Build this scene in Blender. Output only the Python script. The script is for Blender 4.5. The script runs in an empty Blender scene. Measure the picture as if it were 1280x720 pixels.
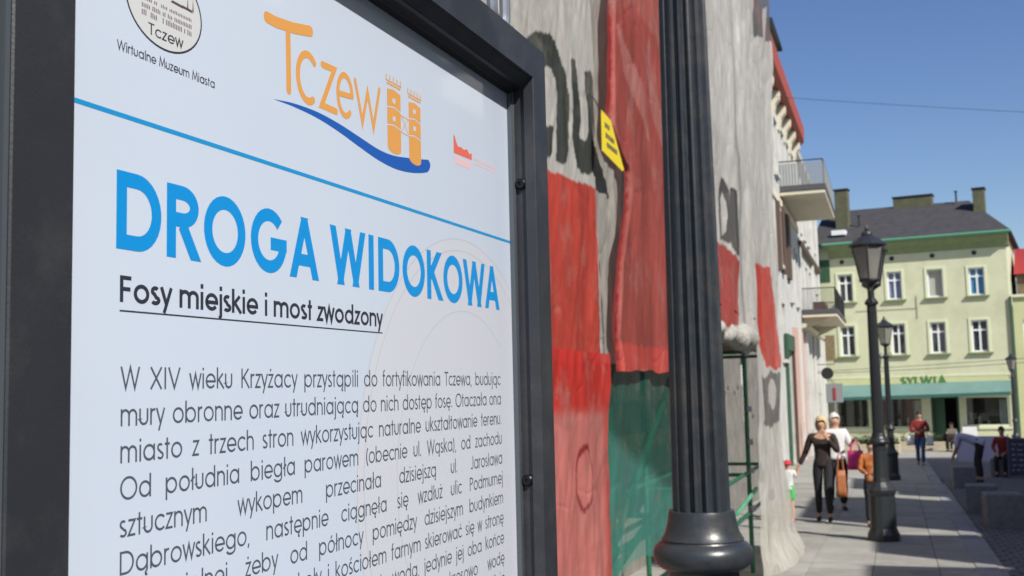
import bpy, bmesh, math, random
import numpy as np
from mathutils import Vector, Matrix
R = math.radians
random.seed(7); rng = np.random.default_rng(7)
SC = bpy.context.scene
COL = SC.collection

# ------------------------------------------------------------------ camera
cam = bpy.data.cameras.new('camera'); co = bpy.data.objects.new('camera', cam); COL.objects.link(co)
M3 = Matrix(((0.94641902, 0.05263548, 0.31862288), (0.32205651, -0.08085101, -0.94326174), (-0.02388805, 0.99533543, -0.09347053)))
co.matrix_world = Matrix.Translation((0, 0, 1.68)) @ M3.to_4x4()
cam.sensor_width = 36.0; cam.lens = 1400 / 1280 * 36.0
cam.clip_start = .02; cam.clip_end = 1500
cam.dof.use_dof = True; cam.dof.focus_distance = .86; cam.dof.aperture_fstop = 21.0
SC.camera = co
# ------------------------------------------------------------------ sky, sun, exposure
EL = R(42); AZ = math.atan2(.77, -.64)          # azimuth of the sun, clockwise from +Y
w = bpy.data.worlds.new('World'); SC.world = w; w.use_nodes = True
nt = w.node_tree; bg = nt.nodes['Background']; sky = nt.nodes.new('ShaderNodeTexSky')
sky.sky_type = 'NISHITA'; sky.sun_disc = False; sky.sun_elevation = EL; sky.sun_rotation = AZ
sky.air_density = 1.0; sky.dust_density = .6; sky.ozone_density = 2.2
hsv = nt.nodes.new('ShaderNodeHueSaturation'); hsv.inputs['Saturation'].default_value = 1.18; hsv.inputs['Hue'].default_value = .513; nt.links.new(sky.outputs[0], hsv.inputs['Color'])
nt.links.new(hsv.outputs[0], bg.inputs[0]); bg.inputs[1].default_value = .09
sl = bpy.data.lights.new('sun', 'SUN'); sl.energy = 4.7; sl.angle = R(.53); sl.color = (1, .95, .87)
so = bpy.data.objects.new('sun', sl); COL.objects.link(so)
SUN = Vector((math.sin(AZ) * math.cos(EL), math.cos(AZ) * math.cos(EL), math.sin(EL)))
so.rotation_euler = SUN.to_track_quat('Z', 'Y').to_euler(); so.location = (20, -20, 30)
SC.view_settings.view_transform = 'Standard'; SC.view_settings.look = 'None'
SC.view_settings.exposure = .35; SC.view_settings.gamma = 1
try: SC.view_settings.use_curve_mapping = False
except Exception: pass
SC.cycles.max_bounces = 8; SC.cycles.transparent_max_bounces = 12

# ------------------------------------------------------------------ helpers
SLOPE = .0255
def gz(y): return -SLOPE * y if y < 62 else -SLOPE * 62
def S(v): return v if isinstance(v, (tuple, list)) else (v, v, v)

def mat(name, col, rough=.8, metal=0, noise=0., nscale=8., bump=0., bscale=40., spec=.5, col2=None, coat=0., stretch=(1, 1, 1), stain=None, world=False):
    m = bpy.data.materials.new(name); m.use_nodes = True
    n = m.node_tree.nodes; l = m.node_tree.links; b = n['Principled BSDF']
    b.inputs['Base Color'].default_value = (*col, 1); b.inputs['Roughness'].default_value = rough
    b.inputs['Metallic'].default_value = metal; b.inputs['Specular IOR Level'].default_value = spec
    b.inputs['Coat Weight'].default_value = coat; b.inputs['Coat Roughness'].default_value = .05
    if noise or bump or col2:
        tc = n.new('ShaderNodeTexCoord'); mp = n.new('ShaderNodeMapping'); mp.inputs['Scale'].default_value = stretch
        geo = n.new('ShaderNodeNewGeometry'); l.new(geo.outputs['Position'] if world else tc.outputs['Object'], mp.inputs['Vector'])
    if noise or col2:
        t = n.new('ShaderNodeTexNoise'); t.inputs['Scale'].default_value = nscale; t.inputs['Detail'].default_value = 6; t.inputs['Roughness'].default_value = .65
        l.new(mp.outputs[0], t.inputs['Vector'])
        mr = n.new('ShaderNodeMapRange'); mr.inputs[1].default_value = .3; mr.inputs[2].default_value = .7
        l.new(t.outputs['Fac'], mr.inputs[0])
        mx = n.new('ShaderNodeMix'); mx.data_type = 'RGBA'
        c2 = col2 or tuple(min(1, c * (1 + noise)) for c in col); c1 = col if col2 else tuple(c * (1 - noise) for c in col)
        mx.inputs[6].default_value = (*c1, 1); mx.inputs[7].default_value = (*c2, 1)
        l.new(mr.outputs[0], mx.inputs[0]); l.new(mx.outputs[2], b.inputs['Base Color'])
        if stain:          # large blotches of grime, colour stain[0], amount stain[1], scale stain[2]
            t5 = n.new('ShaderNodeTexNoise'); t5.inputs['Scale'].default_value = stain[2]; t5.inputs['Detail'].default_value = 9; t5.inputs['Roughness'].default_value = .7; l.new(mp.outputs[0], t5.inputs['Vector'])
            m5 = n.new('ShaderNodeMapRange'); m5.inputs[1].default_value = .48; m5.inputs[2].default_value = .72; m5.inputs[4].default_value = stain[1]; l.new(t5.outputs['Fac'], m5.inputs[0])
            x5 = n.new('ShaderNodeMix'); x5.data_type = 'RGBA'; x5.inputs[7].default_value = (*stain[0], 1); l.new(m5.outputs[0], x5.inputs[0]); l.new(mx.outputs[2], x5.inputs[6])
            if world:
                oi = n.new('ShaderNodeObjectInfo'); mo = n.new('ShaderNodeMapRange'); mo.inputs[3].default_value = .88; mo.inputs[4].default_value = 1.1; l.new(oi.outputs['Random'], mo.inputs[0])
                vs_ = n.new('ShaderNodeVectorMath'); vs_.operation = 'SCALE'; l.new(x5.outputs[2], vs_.inputs[0]); l.new(mo.outputs[0], vs_.inputs['Scale']); l.new(vs_.outputs[0], b.inputs['Base Color'])
            else: l.new(x5.outputs[2], b.inputs['Base Color'])
    if bump:
        t2 = n.new('ShaderNodeTexNoise'); t2.inputs['Scale'].default_value = bscale; t2.inputs['Detail'].default_value = 8
        l.new(mp.outputs[0], t2.inputs['Vector'])
        bp = n.new('ShaderNodeBump'); bp.inputs['Strength'].default_value = bump; bp.inputs['Distance'].default_value = .02
        l.new(t2.outputs['Fac'], bp.inputs['Height']); l.new(bp.outputs[0], b.inputs['Normal'])
    return m

def glass(name, col=(.05, .06, .07), rough=.03):
    m = bpy.data.materials.new(name); m.use_nodes = True; b = m.node_tree.nodes['Principled BSDF']
    b.inputs['Base Color'].default_value = (*col, 1); b.inputs['Roughness'].default_value = rough
    b.inputs['Specular IOR Level'].default_value = .8; return m

def clear(name):
    m = bpy.data.materials.new(name); m.use_nodes = True; n = m.node_tree.nodes; l = m.node_tree.links
    n.remove(n['Principled BSDF']); g = n.new('ShaderNodeBsdfGlossy'); g.inputs['Roughness'].default_value = .02
    t = n.new('ShaderNodeBsdfTransparent'); t.inputs[0].default_value = (.86, .9, .88, 1)
    f = n.new('ShaderNodeFresnel'); f.inputs[0].default_value = 1.5; x = n.new('ShaderNodeMixShader')
    l.new(f.outputs[0], x.inputs[0]); l.new(t.outputs[0], x.inputs[1]); l.new(g.outputs[0], x.inputs[2])
    l.new(x.outputs[0], n['Material Output'].inputs[0]); return m

def netmat(name, hole=.12, trans=.25, wear=.25, streak=(1, 1.3, .45), weave=260.):
    """woven debris netting: pigment comes from the 'paint' attribute, the holes let light through"""
    m = bpy.data.materials.new(name); m.use_nodes = True; n = m.node_tree.nodes; l = m.node_tree.links
    b = n['Principled BSDF']; b.inputs['Roughness'].default_value = .75; b.inputs['Specular IOR Level'].default_value = .25
    at = n.new('ShaderNodeAttribute'); at.attribute_name = 'paint'
    tc = n.new('ShaderNodeTexCoord'); mp = n.new('ShaderNodeMapping'); mp.inputs['Scale'].default_value = streak
    l.new(tc.outputs['Object'], mp.inputs[0])
    t = n.new('ShaderNodeTexNoise'); t.inputs['Scale'].default_value = 7; t.inputs['Detail'].default_value = 8; t.inputs['Roughness'].default_value = .7
    l.new(mp.outputs[0], t.inputs['Vector'])
    mr = n.new('ShaderNodeMapRange'); mr.inputs[1].default_value = .35; mr.inputs[2].default_value = .75; mr.inputs[3].default_value = 1 - wear * .8; mr.inputs[4].default_value = 1 + wear
    l.new(t.outputs['Fac'], mr.inputs[0])
    vm = n.new('ShaderNodeVectorMath'); vm.operation = 'SCALE'; l.new(at.outputs['Color'], vm.inputs[0]); l.new(mr.outputs[0], vm.inputs['Scale'])
    # chalky dust patches
    t3 = n.new('ShaderNodeTexNoise'); t3.inputs['Scale'].default_value = 3.2; t3.inputs['Detail'].default_value = 10; t3.inputs['Roughness'].default_value = .75
    l.new(tc.outputs['Object'], t3.inputs['Vector'])
    mr3 = n.new('ShaderNodeMapRange'); mr3.inputs[1].default_value = .52; mr3.inputs[2].default_value = .72; mr3.inputs[4].default_value = .42
    l.new(t3.outputs['Fac'], mr3.inputs[0])
    mx = n.new('ShaderNodeMix'); mx.data_type = 'RGBA'; mx.inputs[7].default_value = (.45, .36, .32, 1)
    l.new(mr3.outputs[0], mx.inputs[0]); l.new(vm.outputs[0], mx.inputs[6]); l.new(mx.outputs[2], b.inputs['Base Color'])
    wv = n.new('ShaderNodeTexNoise'); wv.inputs['Scale'].default_value = weave; wv.inputs['Detail'].default_value = 2
    l.new(tc.outputs['Object'], wv.inputs['Vector'])
    bp = n.new('ShaderNodeBump'); bp.inputs['Strength'].default_value = .35; bp.inputs['Distance'].default_value = .004
    l.new(wv.outputs['Fac'], bp.inputs['Height'])
    # sharp crumple creases
    vo = n.new('ShaderNodeTexVoronoi'); vo.feature = 'DISTANCE_TO_EDGE'; vo.inputs['Scale'].default_value = 1.7; nz = n.new('ShaderNodeTexNoise'); nz.inputs['Scale'].default_value = 1.2
    vm2 = n.new('ShaderNodeVectorMath'); vm2.operation = 'ADD'; l.new(tc.outputs['Object'], vm2.inputs[0]); l.new(nz.outputs['Color'], vm2.inputs[1]); l.new(tc.outputs['Object'], nz.inputs['Vector']); l.new(vm2.outputs[0], vo.inputs['Vector'])
    mv = n.new('ShaderNodeMapRange'); mv.inputs[2].default_value = .05; l.new(vo.outputs['Distance'], mv.inputs[0])
    bp3 = n.new('ShaderNodeBump'); bp3.inputs['Strength'].default_value = .16; bp3.inputs['Distance'].default_value = .02; l.new(mv.outputs[0], bp3.inputs['Height']); l.new(bp.outputs[0], bp3.inputs['Normal'])
    t4 = n.new('ShaderNodeTexNoise'); t4.inputs['Scale'].default_value = 9; t4.inputs['Detail'].default_value = 7; t4.inputs['Distortion'].default_value = 1.2
    l.new(mp.outputs[0], t4.inputs['Vector'])
    bp2 = n.new('ShaderNodeBump'); bp2.inputs['Strength'].default_value = .13; bp2.inputs['Distance'].default_value = .03
    l.new(t4.outputs['Fac'], bp2.inputs['Height']); l.new(bp3.outputs[0], bp2.inputs['Normal']); l.new(bp2.outputs[0], b.inputs['Normal'])
    tl = n.new('ShaderNodeBsdfTranslucent'); l.new(mx.outputs[2], tl.inputs[0])
    x1 = n.new('ShaderNodeMixShader'); x1.inputs[0].default_value = trans; l.new(b.outputs[0], x1.inputs[1]); l.new(tl.outputs[0], x1.inputs[2])
    tr = n.new('ShaderNodeBsdfTransparent'); x2 = n.new('ShaderNodeMixShader'); x2.inputs[0].default_value = hole
    l.new(x1.outputs[0], x2.inputs[1]); l.new(tr.outputs[0], x2.inputs[2]); l.new(x2.outputs[0], n['Material Output'].inputs[0])
    return m

def tag(o, label=None, cat=None, group=None, kind=None):
    if label: o['label'] = label
    if cat: o['category'] = cat
    if group: o['group'] = group
    if kind: o['kind'] = kind
    return o
def empty(name, loc=(0, 0, 0), rz=0, label=None, cat=None, group=None):
    o = bpy.data.objects.new(name, None); COL.objects.link(o); o.location = loc; o.rotation_euler = (0, 0, rz); o.empty_display_size = .1
    return tag(o, label, cat, group)
def copy_tree(o, parent=None):
    c = o.copy(); COL.objects.link(c); c.parent = parent
    for ch in list(o.children): copy_tree(ch, c)
    return c

class MB:
    def __init__(s): s.v = []; s.f = []
    def add(s, vs, fs):
        k = len(s.v); s.v += [tuple(v) for v in vs]; s.f += [tuple(i + k for i in f) for f in fs]; return s
    def box(s, x0, x1, y0, y1, z0, z1):
        return s.add([(x0, y0, z0), (x1, y0, z0), (x1, y1, z0), (x0, y1, z0), (x0, y0, z1), (x1, y0, z1), (x1, y1, z1), (x0, y1, z1)],
                     [(0, 3, 2, 1), (4, 5, 6, 7), (0, 1, 5, 4), (1, 2, 6, 5), (2, 3, 7, 6), (3, 0, 4, 7)])
    def cbox(s, x0, x1, y0, y1, z0, z1, c):
        """box with chamfered edges"""
        bm = bmesh.new(); bmesh.ops.create_cube(bm, size=1)
        for v in bm.verts: v.co = Vector(((x0 + x1) / 2 + v.co.x * (x1 - x0), (y0 + y1) / 2 + v.co.y * (y1 - y0), (z0 + z1) / 2 + v.co.z * (z1 - z0)))
        bmesh.ops.bevel(bm, geom=list(bm.edges), offset=c, segments=1, affect='EDGES')
        bm.verts.index_update(); s.add([v.co[:] for v in bm.verts], [[v.index for v in f.verts] for f in bm.faces]); bm.free(); return s
    def prism(s, poly, axis, a, b):
        """extrude a 2D polygon along an axis (0,1,2) from a to b"""
        n = len(poly)
        def P(p, t):
            return {0: (t, p[0], p[1]), 1: (p[0], t, p[1]), 2: (p[0], p[1], t)}[axis]
        vs = [P(p, a) for p in poly] + [P(p, b) for p in poly]
        return s.add(vs, [tuple(range(n))[::-1], tuple(range(n, 2 * n))] + [(i, (i + 1) % n, (i + 1) % n + n, i + n) for i in range(n)])
    def lathe(s, prof, c=(0, 0, 0), n=24, cap=True, off=0):
        vs = []
        for r, z in prof:
            for i in range(n):
                a = 2 * math.pi * i / n + off; vs.append((c[0] + r * math.cos(a), c[1] + r * math.sin(a), c[2] + z))
        fs = [(j * n + i, j * n + (i + 1) % n, (j + 1) * n + (i + 1) % n, (j + 1) * n + i) for j in range(len(prof) - 1) for i in range(n)]
        if cap: fs += [tuple(range(n))[::-1], tuple(range((len(prof) - 1) * n, len(prof) * n))]
        return s.add(vs, fs)
    def tube(s, pts, r, n=8):
        pts = [Vector(p) for p in pts]; rs = r if isinstance(r, (list, tuple)) else [r] * len(pts); vs = []
        up = None
        for i, p in enumerate(pts):
            d = (pts[min(i + 1, len(pts) - 1)] - pts[max(i - 1, 0)]).normalized()
            if up is None: up = Vector((0, 0, 1)) if abs(d.z) < .9 else Vector((1, 0, 0))
            a = d.cross(up).normalized(); b = a.cross(d).normalized(); up = b
            for k in range(n):
                t = 2 * math.pi * k / n; vs.append(tuple(p + (a * math.cos(t) + b * math.sin(t)) * rs[i]))
        m = len(pts)
        fs = [(j * n + i, j * n + (i + 1) % n, (j + 1) * n + (i + 1) % n, (j + 1) * n + i) for j in range(m - 1) for i in range(n)]
        fs += [tuple(range(n))[::-1], tuple(range((m - 1) * n, m * n))]
        return s.add(vs, fs)
    def build(s, name, material, parent=None, smooth=False, loc=None):
        me = bpy.data.meshes.new(name); me.from_pydata(s.v, [], s.f); me.materials.append(material)
        bm = bmesh.new(); bm.from_mesh(me); bmesh.ops.recalc_face_normals(bm, faces=bm.faces); bm.to_mesh(me); bm.free()
        if smooth: me.polygons.foreach_set('use_smooth', [True] * len(me.polygons)); me.set_sharp_from_angle(angle=R(35)) if hasattr(me, 'set_sharp_from_angle') else None
        o = bpy.data.objects.new(name, me); COL.objects.link(o)
        if parent: o.parent = parent
        if loc: o.location = loc
        return o
def share(o, parent=None, loc=(0, 0, 0), rot=(0, 0, 0), scale=None):
    c = bpy.data.objects.new(o.name.split('.')[0], o.data); COL.objects.link(c); c.parent = parent or o.parent; c.location = loc; c.rotation_euler = rot
    if scale: c.scale = scale
    return c
def B(*a): return MB().box(*a)

# ------------------------------------------------------------------ geometric monoline lettering (strokes made into ribbons)
def arc(cx, cy, rx, ry, a0, a1, n=None):
    n = n or max(6, int(abs(a1 - a0) / 12))
    return [(cx + rx * math.cos(R(a0 + (a1 - a0) * i / n)), cy + ry * math.sin(R(a0 + (a1 - a0) * i / n))) for i in range(n + 1)]
XH = .74
def glyphs(t):
    """t = half stroke width; strokes run inside the cap box"""
    G = {}; r = XH / 2 - t; h = XH / 2; c1 = 1 - t
    def full(cx, cy, rx, ry): return arc(cx, cy, rx, ry, 90, 450, 30)
    o = full(h + .05, h, r, r); ax = 2 * h + .05 - t
    L = lambda *p: [(p[i], p[i + 1]) for i in range(0, len(p), 2)]
    G['o'] = (.84, [o]); G['ó'] = (.84, [o, L(.38, .82, .5, .98)])
    G['a'] = (.88, [o, L(ax, 0, ax, XH)]); G['ą'] = (.88, [o, L(ax, 0, ax, XH), L(ax, .02, ax - .1, -.1, ax - .08, -.19, ax + .02, -.2)])
    G['d'] = (.88, [o, L(ax, 0, ax, 1.04)]); G['q'] = (.88, [o, L(ax, -.28, ax, XH)])
    G['g'] = (.88, [o, L(ax, XH, ax, 0) + arc(h + .05, -.02, r, .25 - t, 0, -165)[0:]])
    bx = .1; ob = full(h + .06, h, r, r)
    G['b'] = (.88, [ob, L(bx, 0, bx, 1.04)]); G['p'] = (.88, [ob, L(bx, -.28, bx, XH)])
    G['c'] = (.74, [arc(h + .05, h, r, r, 42, 318)]); G['ć'] = (.74, [arc(h + .05, h, r, r, 42, 318), L(.38, .82, .5, .98)])
    e = [L(.05 + t * 1.2, h - .02, .05 + 2 * h - t, h - .02) + arc(h + .05, h, r, r, 0, 322)]
    G['e'] = (.82, e); G['ę'] = (.82, e + [L(.56, .06, .46, -.08, .48, -.18, .58, -.19)])
    G['i'] = (.26, [L(.13, 0, .13, XH), L(.13, .88, .13, .88 + 2.4 * t)])
    G['j'] = (.26, [L(.13, XH, .13, -.2, .09, -.26, .0, -.27), L(.13, .88, .13, .88 + 2.4 * t)])
    G['l'] = (.26, [L(.13, 0, .13, 1.04)]); G['ł'] = (.3, [L(.15, 0, .15, 1.04), L(.02, .42, .28, .62)])
    G['k'] = (.62, [L(.1, 0, .1, 1.04), L(.5, XH, .12, .36), L(.2, .43, .58, 0)])
    nn = L(.1, 0, .1, XH); ar = lambda x0, w: [(x0, .38)] + arc(x0 + w / 2, .46, w / 2, XH - t - .46, 180, 0) + [(x0 + w, 0)]
    G['n'] = (.7, [nn, ar(.1, .48)]); G['ń'] = (.7, [nn, ar(.1, .48), L(.33, .82, .45, .98)]); G['h'] = (.7, [L(.1, 0, .1, 1.04), ar(.1, .48)])
    G['m'] = (1.1, [nn, ar(.1, .44), ar(.54, .44)])
    G['r'] = (.42, [nn, [(.1, .4)] + arc(.3, .46, .2, XH - t - .46, 180, 70)])
    G['u'] = (.68, [[(.1, XH), (.1, .28)] + arc(.33, .28, .23, .28 - t, 180, 360) + [(.56, XH)]])
    G['s'] = (.5, [arc(.24, .545, .145, .195 - t, 40, 250) + arc(.245, .19, .17, .19 - t, 75, -150)])
    G['ś'] = (.5, G['s'][1] + [L(.22, .82, .34, .98)])
    G['t'] = (.4, [L(.19, 0, .19, .97), L(.03, XH - t, .36, XH - t)]); G['f'] = (.38, [L(.15, 0, .15, .84) + arc(.28, .86, .13, .16, 180, 80), L(.02, XH - t, .33, XH - t)])
    G['z'] = (.52, [L(.05, XH - t, .44, XH - t, .06, t, .47, t)]); G['ż'] = (.52, G['z'][1] + [L(.25, .88, .25, .88 + 2.4 * t)])
    G['v'] = (.58, [L(.04, XH, .29, t, .54, XH)]); G['y'] = (.58, [L(.04, XH, .3, .04), L(.54, XH, .18, -.28)])
    G['w'] = (.86, [L(.04, XH, .24, t, .43, XH - .03, .62, t, .82, XH)]); G['x'] = (.54, [L(.05, XH, .49, 0), L(.49, XH, .05, 0)])
    G[' '] = (.36, []); G[','] = (.26, [L(.14, .06, .08, -.14)]); G['.'] = (.26, [L(.12, 0, .12, 2.4 * t)])
    G['('] = (.34, [arc(.5, .42, .38, .66, 125, 235)]); G[')'] = (.34, [arc(-.16, .42, .38, .66, 55, -55)])
    R_ = .5 - t
    G['O'] = (1.12, [full(.56, .5, R_ + .01, R_ + .01)])
    G['D'] = (.96, [[(.12, t), (.4, t)] + arc(.42, .5, .44 - t + .04, R_, -90, 90) + [(.12, c1)], L(.12, 0, .12, 1)])
    G['R'] = (.76, [L(.12, 0, .12, 1), [(.12, c1), (.34, c1)] + arc(.36, .715, .26, .285 - t, 90, -90) + [(.12, .43 + t)], L(.36, .46, .66, 0)])
    G['P'] = (.7, [L(.12, 0, .12, 1), [(.12, c1), (.34, c1)] + arc(.36, .74, .24, .26 - t, 90, -90) + [(.12, .48)]])
    G['G'] = (1.12, [arc(.56, .5, R_, R_, 42, 360 - 12) + [(.56 + R_, .46)], L(.6, .46 , .56 + R_ + t, .46)])
    G['C'] = (1.0, [arc(.56, .5, R_, R_, 42, 318)])
    G['A'] = (.9, [L(t * 1.0, 0, .45, 1 - t * .4, .9 - t * 1.0, 0), L(.22, .3, .68, .3)])
    G['W'] = (1.2, [L(.06, 1, .33, t, .6, 1 - t * .5, .87, t, 1.14, 1)]); G['V'] = (.84, [L(.05, 1, .42, t, .79, 1)])
    G['X'] = (.8, [L(.06, 1, .74, 0), L(.74, 1, .06, 0)]); G['I'] = (.26 + 2 * t, [L(.13 + t, 0, .13 + t, 1)])
    G['K'] = (.76, [L(.12, 0, .12, 1), L(.64, 1, .15, .46), L(.26, .56, .7, 0)])
    G['T'] = (.64, [L(.32, 0, .32, 1), L(.02, c1, .62, c1)]); G['F'] = (.62, [L(.12, 0, .12, 1), L(.12, c1, .56, c1), L(.12, .5, .52, .5)])
    G['L'] = (.56, [L(.12, 1, .12, t, .52, t)]); G['Y'] = (.74, [L(.04, 1, .37, .45, .7, 1), L(.37, .48, .37, 0)])
    G['J'] = (.56, [[(.42, 1), (.42, .26)] + arc(.23, .25, .19, .25 - t, 0, -150)]); G['M'] = (1.0, [L(.08, 0, .2, 1, .5, .16, .8, 1, .92, 0)])
    G['N'] = (.86, [L(.12, 0, .12, 1, .74, 0, .74, 1)]); G['S'] = (.6, [arc(.29, .745, .2, .255 - t, 35, 250) + arc(.29, .255, .23, .255 - t, 80, -150)])
    G['Ś'] = G['S']
    return G
def ribbon(mb, pts, hw, to3, lift):
    p = [Vector((a, b, 0)) for a, b in pts]; closed = (p[0] - p[-1]).length < 1e-4
    if closed: p = p[:-1]
    n = len(p); vs = []
    for i in range(n):
        a = p[(i - 1) % n] if (closed or i > 0) else None; b = p[(i + 1) % n] if (closed or i < n - 1) else None
        d1 = (p[i] - a).normalized() if a is not None else None; d2 = (b - p[i]).normalized() if b is not None else None
        d1 = d1 or d2; d2 = d2 or d1; t = (d1 + d2)
        t = t.normalized() if t.length > 1e-3 else d1
        nr = Vector((-t.y, t.x, 0)); c = max(.3, nr.dot(Vector((-d1.y, d1.x, 0))))
        for sgn in (1, -1):
            q = p[i] + nr * (sgn * hw / c); vs.append(to3(q.x, q.y, lift))
    fs = []
    for i in range(n if closed else n - 1):
        j = (i + 1) % n; fs.append((2 * i, 2 * i + 1, 2 * j + 1, 2 * j))
    mb.add(vs, fs)
def diag(mb, p0, p1, hw, to3, lift):
    a = Vector((*p0, 0)); b = Vector((*p1, 0))
    if a.y > b.y: a, b = b, a
    d = (b - a).normalized(); n = Vector((-d.y, d.x, 0)) * hw
    if a.y < .12: a = a - d * (a.y / max(.1, d.y) + 2 * hw)
    if b.y > .88: b = b + d * ((1 - b.y) / max(.1, d.y) + 2 * hw)
    poly = [a + n, a - n, b - n, b + n]
    for lim, sg in ((0, 1), (1, -1)):
        out = []
        for i in range(len(poly)):
            p, q = poly[i], poly[(i + 1) % len(poly)]; ip, iq = (p.y - lim) * sg >= 0, (q.y - lim) * sg >= 0
            if ip: out.append(p)
            if ip != iq: out.append(p.lerp(q, (lim - p.y) / (q.y - p.y)))
        poly = out
    mb.add([to3(p.x, p.y, lift) for p in poly], [tuple(range(len(poly)))])
def width(s, G): return sum(G.get(ch, G[' '])[0] for ch in s)
def write(mb, s, u, v, cap, t, to3, w=None, lift=.0001, justify=False, hs=1.0, track=0., slant=0.):
    """s at baseline (u, v), cap height, half stroke t (in cap units); w = line width"""
    G = glyphs(t); nat = (width(s, G) + track * (len(s) - 1)) * cap * hs; sp = 0
    if w and justify: sp = (w - nat) / max(1, s.count(' '))
    elif w: hs *= w / nat
    k = 0; x = u
    for ch in s:
        adv, st = G.get(ch, G[' '])
        for q in st:
            k += 1
            if t > .08 and (ch in 'AWVKXMN' or (len(q) == 2 and abs(q[0][0] - q[1][0]) > .1 and abs(q[0][1] - q[1][1]) > .1)):
                for p0, p1 in zip(q[:-1], q[1:]):
                    k += 1; diag(mb, p0, p1, t, lambda a, b, li, x=x: to3(x + a * cap * hs, v + b * cap, li), lift + (k % 7) * 1.5e-5)
                continue
            ribbon(mb, [(a, b) for a, b in q], t, lambda a, b, li, x=x: to3(x + (a + slant * b) * cap * hs, v + b * cap, li), lift + (k % 7) * 1.5e-5)
        x += (adv + track) * cap * hs + (sp if ch == ' ' else 0)
    return x
def pip(px, py, poly):
    inside = np.zeros(px.shape, bool); n = len(poly)
    for i in range(n):
        x1, y1 = poly[i]; x2, y2 = poly[(i + 1) % n]
        if y1 == y2: continue
        c = ((y1 > py) != (y2 > py)) & (px < (x2 - x1) * (py - y1) / (y2 - y1) + x1); inside ^= c
    return inside
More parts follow.
